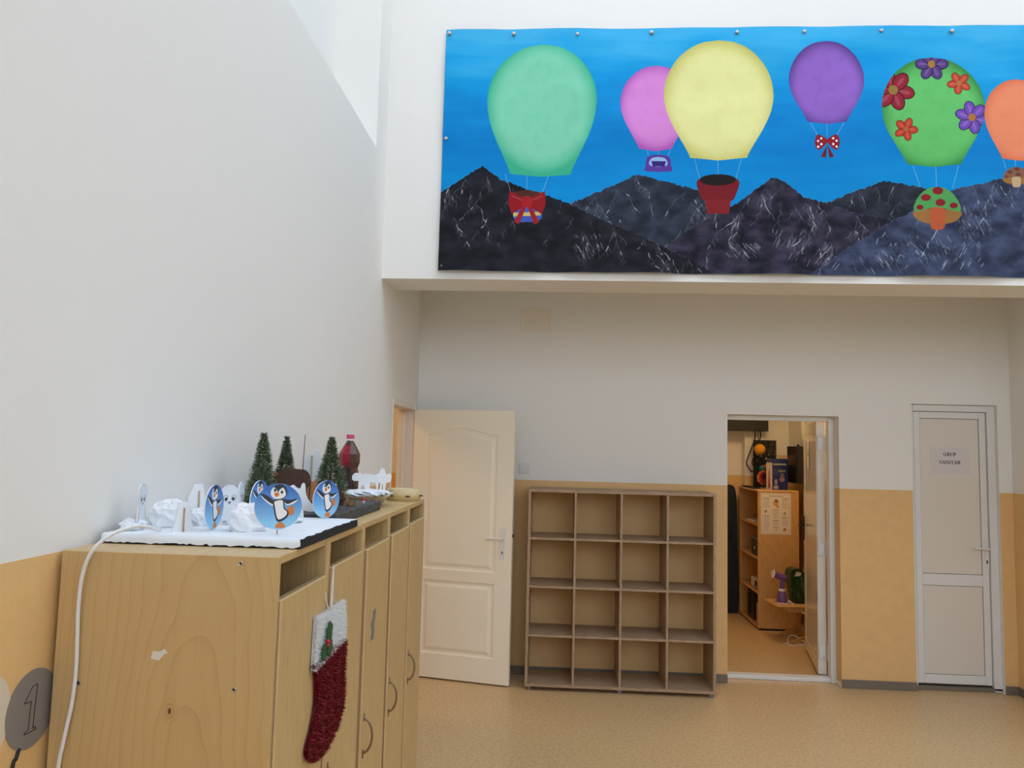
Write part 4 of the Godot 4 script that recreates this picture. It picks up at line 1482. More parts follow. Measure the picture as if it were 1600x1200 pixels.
func build_snow_board():
	var y := 1.468
	var t := thing("snow_board", "foam board covered in white paper snow on the nearest lockers", "diorama base", Vector3(0.02, y, 3.575))
	var x0 := 0.02
	var off := -Vector3(0.02, y, 3.575)
	part("board", bx(Vector3(x0, y, 3.578) + off, Vector3(0.498, y + 0.02, 4.072) + off, 0.0015), M.foam_black, t)
	var cover := rippled_top(x0 - 0.0, 0.497, 3.576, 4.074, y + 0.02, 0.004, 60, 40, 4, 0.017)
	part("paper_snow", cover, M.snow_paper, t, Transform3D(Basis.IDENTITY, off))
	var sy := y + 0.0215
	var pen := penguin_print()
	var oval := ring_pts(48, 0.055, 0.055, Vector2(0, 0.055))
	var g := "penguin cards on sticks"
	card("round blue penguin card on a stick, the large front one", Vector3(0.412, sy, 4.0), 20.0, oval, 0.013, pen, "penguin_card", "paper figure", g)
	card("blue penguin card beside the dry cones, nearest the board's black edge", Vector3(0.404, sy, 3.592), 64.0, oval, 0.002, pen, "penguin_card", "paper figure", g)
	card("narrow-looking blue penguin card turned sideways, left of the front penguin", Vector3(0.231, sy, 3.955), 92.0, oval, 0.003, pen, "penguin_card", "paper figure", g)
	card("blue penguin card half hidden behind the large front penguin", Vector3(0.262, sy, 3.745), 86.0, oval, 0.006, pen, "penguin_card", "paper figure", g)
	var chick := PackedVector2Array()
	for v in curve_pts([[0.0, 0.108], [0.026, 0.1], [0.036, 0.075], [0.026, 0.052], [0.032, 0.03], [0.03, 0.006], [0.0, 0.0], [-0.03, 0.006], [-0.032, 0.03], [-0.026, 0.052], [-0.036, 0.075], [-0.026, 0.1]], 4):
		chick.append(v)
	var sk := sketch_print(3)
	var gg := "grey sketched chick cards"
	card("grey sketched chick card standing alone at the left end", Vector3(0.062, sy, 3.985), 104.0, chick, 0.005, sk, "chick_card", "paper figure", gg)
	card("grey sketched chick card directly behind the sideways penguin", Vector3(0.214, sy, 3.83), 62.0, ring_pts(32, 0.038, 0.052, Vector2(0, 0.052)), 0.003, sk, "chick_card", "paper figure", gg)
	card("thin edge-on grey chick card between two penguin cards", Vector3(0.222, sy, 3.775), 102.0, chick, 0.004, sk, "chick_card", "paper figure", gg)
	card("small blank grey card on a brown stick at the front edge", Vector3(0.176, sy, 4.0), 66.0, PackedVector2Array([Vector2(-0.03, 0.0), Vector2(0.034, 0.0), Vector2(0.022, 0.03), Vector2(0.018, 0.072), Vector2(-0.016, 0.072), Vector2(-0.022, 0.03)]), 0.0, M.paper, "blank_card", "paper figure", "", 0.003, true)
	var d = card("white blank card on a brown stick left of the penguins", Vector3(0.075, sy, 3.715), 58.0, PackedVector2Array([Vector2(-0.02, 0.0), Vector2(0.018, 0.0), Vector2(0.024, 0.04), Vector2(0.012, 0.1), Vector2(-0.012, 0.1), Vector2(-0.032, 0.06)]), 0.0, M.paper, "blank_card", "paper figure", "", 0.003, true)
	d.rotation.z = 0.03
	# crumpled paper snowdrifts
	for c in [[0.092, 3.9, 0.055, 0.045, 0.05, 31, "crumpled white paper snowdrift beside the lone chick card"], [0.315, 3.945, 0.05, 0.045, 0.04, 35, "crumpled white paper snowdrift touching the front penguin card"], [0.05, 4.0, 0.03, 0.018, 0.03, 39, "low crumpled paper snowdrift by the wall at the board's left end"], [0.15, 3.86, 0.03, 0.03, 0.03, 41, "small crumpled paper snowdrift behind the grey blank card"], [0.335, 3.73, 0.05, 0.03, 0.035, 43, "flat crumpled paper snowdrift behind the penguins"]]:
		tag(part("paper_snowdrift", crumple(c[2], c[3], c[4], c[5]), M.tissue if c[5] < 38 else M.snow_paper, self, Transform3D(Basis.IDENTITY, Vector3(c[0], sy + c[3] * 0.5 + 0.002, c[1]))), c[6], "snowdrift", "crumpled paper snowdrifts")


# ==================================================================== forest board
func fir(height: float, radius: float, seed_: int) -> Node3D:
	var t := Node3D.new()
	var r := RandomNumberGenerator.new()
	r.seed = seed_
	part("trunk", shape().soft().tube([Vector3(0, 0, 0), Vector3(0, height * 0.97, 0)], 0.004, 6, 0.0015), M.dark_brown, t)
	part("base", shape().lathe([Vector2(0, 0.008), Vector2(0.014, 0.007), Vector2(0.016, 0.0), Vector2(0, 0)], Transform3D.IDENTITY, 14), M.dark_brown, t)
	for k in 2:
		var s := shape()
		for i in 800:
			var v := pow(r.randf(), 0.75)
			var yy := height * (0.06 + 0.93 * (1.0 - v))
			var rad := radius * (0.06 + 0.94 * v) * r.randf_range(0.72, 1.0)
			var a := r.randf() * TAU
			var out := Vector3(cos(a), 0, sin(a))
			var p := Vector3(0, yy - rad * 0.12, 0) + out * rad * 0.45
			var tip := Vector3(0, yy + rad * 0.1, 0) + out * rad
			# a twig with needles both ways
			for j in 7:
				var q := p.lerp(tip, j / 6.0)
				var d := (out * 0.8 + Vector3(r.randf_range(-1, 1), r.randf_range(-0.4, 1.0), r.randf_range(-1, 1)) * 0.8).normalized() * 0.011
				var w := d.cross(Vector3(r.randf_range(-1, 1), 1, r.randf_range(-1, 1))).normalized() * 0.0012
				s.tri(q - w, q + w, q + d, out)
		part("needles", s, mat(srgb(88, 104, 72) if k == 0 else srgb(124, 136, 104), 0.7), t)
	for k in 26:
		var v2 := r.randf()
		var a2 := r.randf() * TAU
		var rad2 := radius * (0.1 + 0.9 * v2)
		part("snow_tuft", shape().box(Vector3(-0.0015, -0.001, -0.0015), Vector3(0.0015, 0.001, 0.0015), 0.0006), M.snow_paper, t, Transform3D(Basis(Vector3.UP, a2), Vector3(cos(a2) * rad2, height * (0.06 + 0.93 * (1.0 - v2)) + rad2 * 0.1, sin(a2) * rad2)))
	return t


func pine_cone(t: Node, at: Vector3, r: float, h: float, tilt: Basis, m: Material):
	for i in 44:
		var v := i / 44.0
		var a := i * 2.39996
		var rad := r * sin(PI * (0.12 + 0.8 * v)) * 0.9
		var y := h * v
		var b := tilt * Basis(Vector3.UP, -a) * Basis(Vector3.BACK, 0.5)
		part("scale", shape().prism(PackedVector2Array([Vector2(0, -0.003), Vector2(r * 0.45, -0.006), Vector2(r * 0.6, 0.0), Vector2(r * 0.45, 0.006), Vector2(0, 0.003)]), -0.0012, 0.0012, Transform3D(Basis(Vector3.RIGHT, PI / 2), Vector3.ZERO)), m, t, Transform3D(b, at + tilt * Vector3(cos(a) * rad * 0.6, y, sin(a) * rad * 0.6)))
	part("core", shape().soft().lathe([Vector2(0, 0), Vector2(r * 0.5, h * 0.2), Vector2(r * 0.55, h * 0.5), Vector2(r * 0.25, h * 0.9), Vector2(0, h)], Transform3D(tilt, at), 10), M.dark_brown, t)


func build_forest_board():
	var y := 1.468
	var top := y + 0.032
	var t := thing("forest_board", "dark grey slab holding the miniature forest on the middle lockers", "diorama base", Vector3(0.03, y, 2.985))
	part("slab", bx(Vector3(0, 0, 0), Vector3(0.398, 0.032, 0.578), 0.003), M.slate, t)
	# fir trees
	var g := "miniature fir trees"
	var k := 0
	for f in [[0.135, 3.415, 0.243, 0.062, 3, "tallest miniature fir tree, at the left of the forest board"], [0.1, 3.11, 0.235, 0.056, 4, "slim miniature fir tree behind the brown bear figure"], [0.265, 3.1, 0.238, 0.074, 5, "bushy miniature fir tree in front of the pink-capped bottle"]]:
		var n := fir(f[2], f[3], f[4])
		n.name = numbered("miniature_fir")
		add_child(n)
		n.position = Vector3(f[0], top, f[1])
		tag(n, f[5], "artificial tree", g)
		k += 1
	# brown bear, a rounded dark body with its head lowered to the left
	var b := thing("brown_bear", "dark brown animal figure standing between the miniature firs", "figurine", Vector3(0.172, top, 3.26), deg_to_rad(18))
	var bo := curve_pts([[-0.043, 0.093], [-0.029, 0.104], [-0.01, 0.114], [0.017, 0.108], [0.045, 0.105], [0.06, 0.085], [0.063, 0.05], [0.057, 0.0], [0.04, 0.0], [0.034, 0.024], [0.017, 0.022], [0.014, 0.0], [-0.004, 0.0], [-0.009, 0.03], [-0.026, 0.037], [-0.04, 0.022], [-0.056, 0.031], [-0.055, 0.058], [-0.048, 0.081]], 4)
	for i in bo.size():
		bo[i] *= 1.12
	var inner := PackedVector2Array()
	for p in bo:
		inner.append((p - Vector2(0, 0.068)) * Vector2(0.84, 0.84) + Vector2(0, 0.068))
	part("body", shape().prism(bo, -0.01, 0.01), M.dark_brown, b)
	part("flank", shape().prism(inner, -0.016, 0.016), M.dark_brown, b)
	part("muzzle", shape().soft().lathe([Vector2(0, 0.022), Vector2(0.01, 0.016), Vector2(0.015, 0.0), Vector2(0.01, -0.016), Vector2(0, -0.022)], Transform3D(Basis(Vector3.BACK, 0.5), Vector3(-0.052, 0.05, 0.006)), 12), M.mid_brown, b)
	part("ear", shape().soft().lathe([Vector2(0, 0.014), Vector2(0.008, 0.01), Vector2(0.008, 0.0), Vector2(0, 0)], Transform3D(Basis(Vector3.BACK, 0.5), Vector3(-0.044, 0.096, 0.01)), 10), M.mid_brown, b)
	# thin upright twig
	tag(part("twig", shape().soft().tube(curve3([Vector3(0.14, top, 3.06), Vector3(0.15, top + 0.1, 3.07), Vector3(0.152, top + 0.242, 3.065)], 4), 0.0022, 6, 0.0014), M.twig, self), "thin bare twig standing upright behind the brown bear figure", "twig")
	# white paper tree on a pale wooden stick
	var pt := thing("paper_tree", "white paper tree on a pale stick left of the bushy fir", "paper figure", Vector3(0.155, top, 2.985), deg_to_rad(18))
	part("sheet", shape().prism(curve_pts([[-0.03, 0.02], [-0.05, 0.07], [-0.025, 0.09], [-0.034, 0.13], [0.0, 0.18], [0.025, 0.192], [0.038, 0.15], [0.05, 0.1], [0.042, 0.03]], 3), -0.001, 0.001), M.paper, pt)
	part("stick", shape().box(Vector3(-0.004, 0.0, 0.001), Vector3(0.004, 0.165, 0.005), 0.001), mat(srgb(186, 180, 158), 0.7), pt)
	# small fox card and brown sticks
	card("small tan fox card on a stick beside the brown bear", Vector3(0.245, top, 3.24), 40.0, curve_pts([[-0.016, 0.0], [-0.02, 0.04], [-0.012, 0.07], [-0.014, 0.088], [0.0, 0.078], [0.014, 0.09], [0.014, 0.06], [0.018, 0.0]], 4), 0.0, M.tan_card, "fox_card", "paper figure")
	card("edge-on brown card on a stick right of the second penguin", Vector3(0.405, top, 3.5), 98.0, curve_pts([[-0.02, 0.0], [-0.02, 0.06], [-0.008, 0.086], [0.012, 0.08], [0.02, 0.04], [0.018, 0.0]], 4), 0.0, M.tan_card, "brown_card", "paper figure")
	# white bear cut-out with forepaw
	card("white card polar bear behind the large front penguin", Vector3(0.305, top, 3.52), 26.0, curve_pts([[-0.036, 0.07], [-0.026, 0.077], [-0.017, 0.07], [-0.006, 0.066], [-0.001, 0.08], [0.008, 0.08], [0.014, 0.045], [0.03, 0.02], [0.048, 0.008], [0.05, -0.003], [0.025, -0.005], [0.0, 0.0], [-0.03, 0.0], [-0.028, 0.045]], 4), 0.006, M.paper, "polar_bear_card", "paper figure")
	# dry cones, grass and berries
	for c in [[0.392, 3.4, 0.026, 0.05, 0.4, "dark pine cone beside the second penguin card"], [0.36, 3.33, 0.022, 0.042, 1.1, "pine cone lying among the dry twigs"], [0.345, 3.43, 0.02, 0.036, -0.6, "small pine cone left of the dark one"]]:
		var pc := thing("pine_cone", c[5], "pine cone", Vector3(c[0], top + 0.012, c[1]), 0, "pine cones on the forest board")
		pine_cone(pc, Vector3(0, 0, 0), c[2], c[3], Basis(Vector3(0.6, 0, 0.8), c[4]), M.cone)
	var r := RandomNumberGenerator.new()
	r.seed = 8
	for q in [[0.26, 3.45, "dry grass tuft between bear figure and penguins"], [0.385, 3.25, "dry straw tuft right of the pine cones"], [0.3, 3.36, "dry leaf tuft under the red berries"]]:
		var gr := shape()
		for i in 70:
			var a := r.randf() * TAU
			var d := Vector3(cos(a) * 0.8, r.randf_range(0.2, 1.2), sin(a) * 0.8).normalized()
			var p := Vector3(r.randf_range(-0.02, 0.02), 0.001, r.randf_range(-0.02, 0.02))
			gr.tube([p, p + d * r.randf_range(0.015, 0.035)], 0.0012, 3, 0.0004)
		tag(part("dry_tuft", gr, M.dry, self, Transform3D(Basis.IDENTITY, Vector3(q[0], top, q[1]))), q[2], "dry grass", "dry tufts on the forest board")
	var bs := thing("berry_sprig", "sprig of red berries among dry leaves near the penguin", "sprig", Vector3(0.29, top, 3.41))
	part("stem", shape().soft().tube(curve3([Vector3(-0.03, 0.004, 0.0), Vector3(0.0, 0.02, 0.005), Vector3(0.03, 0.024, -0.01)], 4), 0.0015, 6), M.dark_brown, bs)
	for i in 9:
		part("berry", SphereMesh.new(), mat(srgb(150, 40, 52), 0.3), bs, Transform3D(Basis.from_scale(Vector3.ONE * r.randf_range(0.006, 0.009)), Vector3(r.randf_range(-0.03, 0.03), r.randf_range(0.01, 0.035), r.randf_range(-0.02, 0.02))))
	# toy toadstool
	var ts := thing("toy_toadstool", "tiny red-capped white toadstool at the edge of the dark slab", "figurine", Vector3(0.395, top, 3.115))
	part("stem", shape().soft().lathe([Vector2(0.0, 0.012), Vector2(0.0045, 0.012), Vector2(0.006, 0.0), Vector2(0, 0)], Transform3D.IDENTITY, 12), M.paper, ts)
	part("cap", shape().soft().lathe([Vector2(0.0, 0.02), Vector2(0.006, 0.018), Vector2(0.0105, 0.012), Vector2(0.0095, 0.01), Vector2(0, 0.011)], Transform3D.IDENTITY, 14), M.red, ts)
	# bottle with pink cap
	var bt := thing("plastic_bottle", "brown-painted plastic bottle with bright pink cap", "bottle", Vector3(0.2, y, 2.62))
	var six := 8
	part("body", shape().lathe([Vector2(0.012, 0.262), Vector2(0.014, 0.255), Vector2(0.026, 0.235), Vector2(0.044, 0.2), Vector2(0.044, 0.165), Vector2(0.036, 0.14), Vector2(0.04, 0.12), Vector2(0.042, 0.01), Vector2(0.036, 0.0), Vector2(0, 0)], Transform3D(Basis(Vector3.UP, 0.3), Vector3.ZERO), six), mat(srgb(84, 50, 34), 0.25), bt)
	part("label", shape().lathe([Vector2(0.0264, 0.2355), Vector2(0.0446, 0.2), Vector2(0.0446, 0.165), Vector2(0.0366, 0.14), Vector2(0.0405, 0.12)], Transform3D(Basis(Vector3.UP, 0.3), Vector3.ZERO), six, 2, 5), mat(srgb(150, 22, 48), 0.3), bt)
	part("cap", shape().lathe([Vector2(0, 0.283), Vector2(0.0155, 0.283), Vector2(0.0165, 0.281), Vector2(0.0165, 0.264), Vector2(0, 0.264)], Transform3D.IDENTITY, 20), M.pink_cap, bt)
	part("neck_ring", shape().lathe([Vector2(0.0, 0.262), Vector2(0.016, 0.262), Vector2(0.016, 0.257), Vector2(0, 0.257)], Transform3D.IDENTITY, 16), M.paper, bt)
	# dark folded paper rock in front of the bottle
	tag(part("paper_rock", crumple(0.034, 0.1, 0.034, 57), mat(srgb(58, 42, 34), 0.7), self, Transform3D(Basis.IDENTITY, Vector3(0.213, y + 0.055, 2.705))), "dark brown crumpled paper rock below the pink-capped bottle", "rock")
	# foil tray of snow with two white animals
	var tr := thing("foil_tray", "silver foil tray lined with white snow at the end of the diorama", "tray", Vector3(0.335, y, 2.83), deg_to_rad(4))
	var s := shape()
	var lip := FastNoiseLite.new()
	lip.seed = 2
	lip.frequency = 1.0
	var n := 40
	for i in n:
		var q := []
		for e in [i, i + 1]:
			var a: float = TAU * (e % n) / n
			var c := Vector2(signf(cos(a)) * pow(absf(cos(a)), 0.5), signf(sin(a)) * pow(absf(sin(a)), 0.5))
			var hgt := 0.052 + 0.012 * lip.get_noise_2d(cos(a) * 2.0, sin(a) * 2.0)
			q.append([Vector3(c.x * 0.055, 0.0, c.y * 0.085), Vector3(c.x * 0.085, hgt, c.y * 0.118), Vector3(c.x * 0.092, hgt - 0.002, c.y * 0.126), Vector3(c.x * 0.082, hgt - 0.006, c.y * 0.114)])
		for r2 in 3:
			s.quad(q[0][r2], q[1][r2], q[1][r2 + 1], q[0][r2 + 1], (q[0][1] * Vector3(1, 0, 1)) * (1.0 if r2 == 0 else -0.2) + Vector3(0, 0.02 if r2 > 0 else 0.0, 0))
		s.tri(q[0][0], q[1][0], Vector3.ZERO, Vector3.DOWN)
	part("pan", s, M.foil, tr)
	var sn := crumple(0.098, 0.02, 0.132, 66)
	part("snow", sn, M.snow_paper, tr, Transform3D(Basis.IDENTITY, Vector3(0, 0.046, 0)))
	var bear := PackedVector2Array()
	for p in [[710, 400], [735, 365], [770, 345], [800, 352], [850, 338], [850, 370], [930, 360], [1050, 370], [1120, 400], [1140, 450], [1120, 490], [1122, 610], [1098, 612], [1080, 500], [1000, 490], [985, 545], [990, 620], [958, 640], [925, 630], [905, 545], [880, 525], [850, 565], [838, 605], [814, 592], [820, 470], [745, 474], [715, 452]]:
		bear.append(Vector2((p[0] - 925) / 3950.0, (640 - p[1]) / 3950.0))
	card("white card polar bear walking in the foil tray", Vector3(0.335, y + 0.052, 2.86), 22.0, bear, 0.004, M.paper, "polar_bear_card", "paper figure", "", 0.002)
	var rein := PackedVector2Array()
	for p in [[0.0, 0.0], [0.004, 0.03], [-0.02, 0.04], [-0.022, 0.065], [-0.005, 0.07], [0.004, 0.092], [0.018, 0.092], [0.03, 0.066], [0.05, 0.07], [0.06, 0.055], [0.05, 0.035], [0.03, 0.03], [0.028, 0.0], [0.018, 0.0], [0.016, 0.028], [0.012, 0.028], [0.01, 0.0]]:
		rein.append(Vector2(p[0], p[1]))
	card("white card animal with raised tail at the far side of the foil tray", Vector3(0.362, y + 0.05, 2.735), 48.0, rein, 0.004, M.paper, "white_animal_card", "paper figure", "", 0.002)
	# wooden tambourine
	var tb := thing("tambourine", "pale wooden tambourine lying on the far end of the lockers", "tambourine", Vector3(0.415, y, 2.485))
	part("hoop", shape().soft().lathe([Vector2(0.068, 0.0), Vector2(0.073, 0.0), Vector2(0.073, 0.05), Vector2(0.068, 0.05), Vector2(0.068, 0.0)], Transform3D.IDENTITY, 48), M.beech_ring, tb)
	part("skin", shape().lathe([Vector2(0, 0.047), Vector2(0.068, 0.047), Vector2(0.068, 0.045), Vector2(0, 0.045)], Transform3D.IDENTITY, 40), mat(srgb(222, 206, 160), 0.5), tb)
	for a in [0.05, 1.15, 2.2, 3.3, 4.3, 5.3]:
		part("jingle", shape().lathe([Vector2(0, 0.003), Vector2(0.006, 0.003), Vector2(0.012, 0.001), Vector2(0.012, -0.001), Vector2(0.006, -0.003), Vector2(0, -0.003)], Transform3D(Basis.IDENTITY, Vector3(cos(a) * 0.075, 0.021, sin(a) * 0.075)), 12), M.dark_metal, tb)
	# small orange block beyond the tambourine
	tag(part("toy_block", bx(Vector3(-0.016, 0, -0.016), Vector3(0.016, 0.032, 0.016), 0.003), M.orange, self, Transform3D(Basis(Vector3.UP, 0.4), Vector3(0.318, y, 2.475))), "small orange toy block beside the tambourine", "toy block")


# ==================================================================== storeroom contents
func poster_texture() -> StandardMaterial3D:
	var cv := Canvas.new(200, 272, srgb(226, 214, 196))
	var ink := srgb(92, 80, 70)
	var frame := PackedVector2Array([Vector2(10, 8), Vector2(190, 8), Vector2(190, 264), Vector2(10, 264)])
	for i in 4:
		cv.line(frame[i], frame[(i + 1) % 4], 1.0, ink, 0.8)
	cv.line(Vector2(52, 20), Vector2(150, 20), 3.0, srgb(90, 70, 60), 0.7)
	for b in [[14, 34, 50, 62], [136, 34, 50, 70], [76, 110, 48, 60], [14, 150, 50, 96], [74, 180, 52, 34], [136, 158, 50, 60], [78, 224, 44, 26]]:
		for y in range(b[1], b[1] + b[3], 5):
			cv.line(Vector2(b[0] + 4, y), Vector2(b[0] + b[2] - 4 - (y * 7) % 9, y), 1.0, ink, 0.55)
		cv.line(Vector2(b[0] + 4, b[1]), Vector2(b[0] + b[2] - 8, b[1]), 3.0, ink, 0.75)
	for f in [[98, 70, 20, 15, srgb(206, 150, 66)], [104, 52, 15, 10, srgb(120, 80, 50)], [112, 90, 10, 8, srgb(190, 130, 60)], [32, 122, 9, 11, srgb(150, 130, 80)], [158, 134, 8, 12, srgb(120, 150, 110)], [158, 240, 10, 13, srgb(170, 120, 70)]]:
		cv.oval(f[0], f[1], f[2], f[3], f[4], 0.5, 0.85)
	var m := mat(Color.WHITE, 0.4)
	m.albedo_texture = cv.texture()
	return m


func box_print() -> StandardMaterial3D:
	var cv := Canvas.new(96, 224, srgb(28, 44, 96))
	cv.poly(PackedVector2Array([Vector2(4, 34), Vector2(84, 34), Vector2(84, 46), Vector2(4, 46)]), srgb(150, 152, 136))
	cv.poly(PackedVector2Array([Vector2(36, 78), Vector2(80, 78), Vector2(80, 96), Vector2(36, 96)]), srgb(112, 116, 92))
	cv.oval(60, 130, 12, 30, srgb(112, 92, 120))
	cv.oval(60, 150, 17, 16, srgb(146, 110, 130))
	cv.oval(22, 168, 8, 22, srgb(150, 140, 170))
	cv.poly(PackedVector2Array([Vector2(8, 194), Vector2(36, 194), Vector2(36, 218), Vector2(8, 218)]), srgb(150, 156, 160))
	for y in [78, 84, 90, 96, 102, 108]:
		cv.line(Vector2(8, y), Vector2(30, y), 1.0, srgb(150, 160, 190), 0.6)
	var m := mat(Color.WHITE, 0.3)
	m.albedo_texture = cv.texture()
	return m


func build_storeroom_things():
	# bookcase with its open front towards the left
	var o := Vector3(3.09, 0.0, -2.43)
	var dx := 0.395
	var dz := 0.73
	var h := 1.352
	var tk := 0.018
	var t := thing("bookcase", "beech bookcase with four shelves in the storeroom", "bookcase", o)
	part("side_panel", bx(Vector3(0, 0.02, dz - tk), Vector3(dx, h - tk, dz), 0.001), M.beech, t)
	part("side_panel", bx(Vector3(0, 0.02, 0), Vector3(dx, h - tk, tk), 0.001), M.beech, t)
	part("back_panel", bx(Vector3(dx - 0.006, 0.02, tk), Vector3(dx, h - tk, dz - tk)), M.beech, t)
	part("top_panel", bx(Vector3(-0.006, h - tk, -0.003), Vector3(dx, h, dz + 0.004), 0.002), M.beech_flat, t)
	part("plinth", bx(Vector3(0.02, 0.0, 0.02), Vector3(dx, 0.02, dz - 0.02)), M.black_matt, t)
	for y in [0.02, 0.345, 0.675, 1.0]:
		part("shelf", bx(Vector3(0.0, y, tk), Vector3(dx - 0.006, y + tk, dz - tk), 0.001), M.beech_flat, t)
	var top := h
	var W := o  # bookcase corner
	# poster on its side
	var ps := tag(part("printed_poster", flat_print(0.29, 0.4), poster_texture(), self, Transform3D(Basis.IDENTITY, Vector3(3.118, 0.925, -1.6985))), "printed text poster taped to the side of the bookcase", "poster")
	ps.name = "printed_poster"
	# things on top of it
	var bxx := thing("toy_box", "blue and white printed carton standing on the bookcase", "box", Vector3(3.25, top, -1.84), deg_to_rad(12))
	part("carton", bx(Vector3(-0.01, 0, -0.06), Vector3(0.16, 0.31, 0.06), 0.002), mat(srgb(30, 44, 94), 0.35), bxx)
	part("front_print", flat_print(0.168, 0.308), box_print(), bxx, Transform3D(Basis.IDENTITY, Vector3(-0.009, 0.001, 0.0604)))
	var side := mat(srgb(226, 220, 214), 0.35)
	part("end_panel", bx(Vector3(-0.011, 0.002, -0.059), Vector3(-0.0098, 0.27, 0.0585)), side, bxx)
	part("end_picture", shape().prism(curve_pts([[-0.02, 0.02], [0.02, 0.02], [0.016, 0.1], [0.005, 0.2], [-0.005, 0.2], [-0.016, 0.1]], 3), 0.0, 0.0006, Transform3D(Basis(Vector3.UP, -PI / 2), Vector3(-0.0112, 0.0, 0.0))), mat(srgb(170, 70, 80), 0.4), bxx)
	var col := thing("collage_board", "dark glittery collage board leaning on the storeroom wall", "artwork", Vector3(3.30, top, -2.3), deg_to_rad(12))
	var cb := part("board", bx(Vector3(-0.1, 0.0, -0.01), Vector3(0.16, 0.5, 0.0), 0.002), mat(srgb(34, 32, 32), 0.5), col)
	var r := RandomNumberGenerator.new()
	r.seed = 14
	for i in 34:
		var x := r.randf_range(-0.09, 0.15)
		var y := r.randf_range(0.36, 0.49)
		part("metallic_strip", bx(Vector3(x, y - 0.05, 0.0), Vector3(x + 0.004, y, 0.0015 + 0.001 * (i % 3))), mat(srgb(120, 120, 116), 0.3, 0.7), cb)
	for i in 10:
		part("bead", SphereMesh.new(), M.paper, cb, Transform3D(Basis.from_scale(Vector3.ONE * 0.012), Vector3(r.randf_range(-0.09, 0.1), r.randf_range(0.2, 0.36), 0.004)))
	var pm := thing("pompom_ornament", "orange fluffy pompom ball on a dark wire beside the collage board", "pompom", Vector3(3.232, top, -2.15))
	part("ball", fuzz_ball(0.056, 3), mat(srgb(232, 160, 34), 0.8), pm, Transform3D(Basis.IDENTITY, Vector3(0, 0.40, 0)))
	part("wire", shape().soft().tube(curve3([Vector3(0, 0, -0.02), Vector3(0.008, 0.18, -0.03), Vector3(0, 0.36, 0)], 4), 0.006, 6), M.black, pm)
	tag(part("pompom_ball", fuzz_ball(0.028, 4), mat(srgb(30, 120, 112), 0.8), self, Transform3D(Basis.IDENTITY, Vector3(3.24, top + 0.205, -2.1))), "small teal pompom ball above the paper flower", "pompom")
	tag(part("pompom_ball", fuzz_ball(0.026, 5), mat(srgb(190, 70, 90), 0.8), self, Transform3D(Basis.IDENTITY, Vector3(3.285, top + 0.22, -2.12))), "small pink pompom ball beside the teal one", "pompom")
	var fl := thing("paper_flower", "large orange and red crepe paper flower on the bookcase", "paper flower", Vector3(3.235, top + 0.11, -2.05), deg_to_rad(18))
	for k in 3:
		for i in 9:
			var a := TAU * i / 9.0 + k * 0.35
			var rad: float = [0.062, 0.044, 0.024][k]
			part("petal", shape().prism(curve_pts([[0, 0], [0.022, 0.022], [0.012, 0.04], [-0.012, 0.04], [-0.022, 0.022]], 3), -0.001, 0.001), mat([srgb(226, 130, 88), srgb(196, 90, 66), srgb(140, 48, 52)][k], 0.85), fl, Transform3D(Basis(Vector3.BACK, a) * Basis(Vector3.RIGHT, 0.3 + 0.25 * k), Vector3(-sin(a) * rad * 0.6, cos(a) * rad * 0.6, 0.01 * k)))
	part("stem", shape().soft().tube([Vector3(0, -0.108, 0), Vector3(0, 0.0, -0.004)], 0.006, 6), mat(srgb(36, 96, 70), 0.7), fl)
	part("leaf", shape().prism(curve_pts([[0, 0], [0.04, 0.03], [0.09, 0.02], [0.05, -0.005]], 4), -0.001, 0.001), mat(srgb(36, 96, 84), 0.7), fl, Transform3D(Basis(Vector3.RIGHT, -0.5), Vector3(-0.01, -0.09, 0.01)))
	tag(part("dark_folder", bx(Vector3(0, 0, 0), Vector3(0.08, 0.012, 0.46), 0.003), M.black_matt, self, Transform3D(Basis.IDENTITY, Vector3(3.095, top + 0.001, -2.36))), "dark folder lying flat on the bookcase top", "folder")
	# on the shelves
	tag(part("paper_pile", bx(Vector3(0, 0, 0), Vector3(0.2, 0.012, 0.3), 0.001), M.paper, self, Transform3D(Basis.IDENTITY, Vector3(3.11, 1.019, -2.2))), "white papers lying on the top bookcase shelf", "papers")
	var bowl := thing("red_basket", "shallow dark red basket on the top bookcase shelf", "basket", Vector3(3.25, 1.032, -1.95))
	part("bowl", shape().soft().lathe([Vector2(0, 0.002), Vector2(0.07, 0.002), Vector2(0.11, 0.05), Vector2(0.116, 0.05), Vector2(0.075, 0.0), Vector2(0, 0.0)], Transform3D.IDENTITY, 24), mat(srgb(96, 38, 34), 0.5), bowl)
	part("rim", shape().soft().lathe([Vector2(0.11, 0.05), Vector2(0.118, 0.056), Vector2(0.12, 0.048), Vector2(0.112, 0.044)], Transform3D.IDENTITY, 24), mat(srgb(120, 56, 44), 0.5), bowl)
	var bb := thing("storage_box", "black storage box with pale lid on the second shelf", "box", Vector3(3.115, 0.694, -2.05))
	part("body", bx(Vector3(0, 0, 0), Vector3(0.26, 0.16, 0.3), 0.004), mat(srgb(46, 48, 46), 0.5), bb)
	part("lid", bx(Vector3(-0.006, 0.16, -0.006), Vector3(0.266, 0.176, 0.306), 0.003), M.sticker_grey, bb)
	part("latch", bx(Vector3(-0.006, 0.06, 0.13), Vector3(0.0, 0.085, 0.155), 0.002), M.pvc, bb)
	var pr := thing("projector", "pale grey projector on the third bookcase shelf", "projector", Vector3(3.115, 0.364, -2.06))
	part("body", bx(Vector3(0, 0.006, 0), Vector3(0.24, 0.105, 0.27), 0.008), mat(srgb(206, 204, 196), 0.4), pr)
	part("lens", shape().lathe([Vector2(0, 0.012), Vector2(0.026, 0.012), Vector2(0.032, 0.008), Vector2(0.032, 0.0), Vector2(0, 0)], Transform3D(Basis(Vector3.BACK, PI / 2), Vector3(0.0, 0.055, 0.2)), 16), M.black, pr)
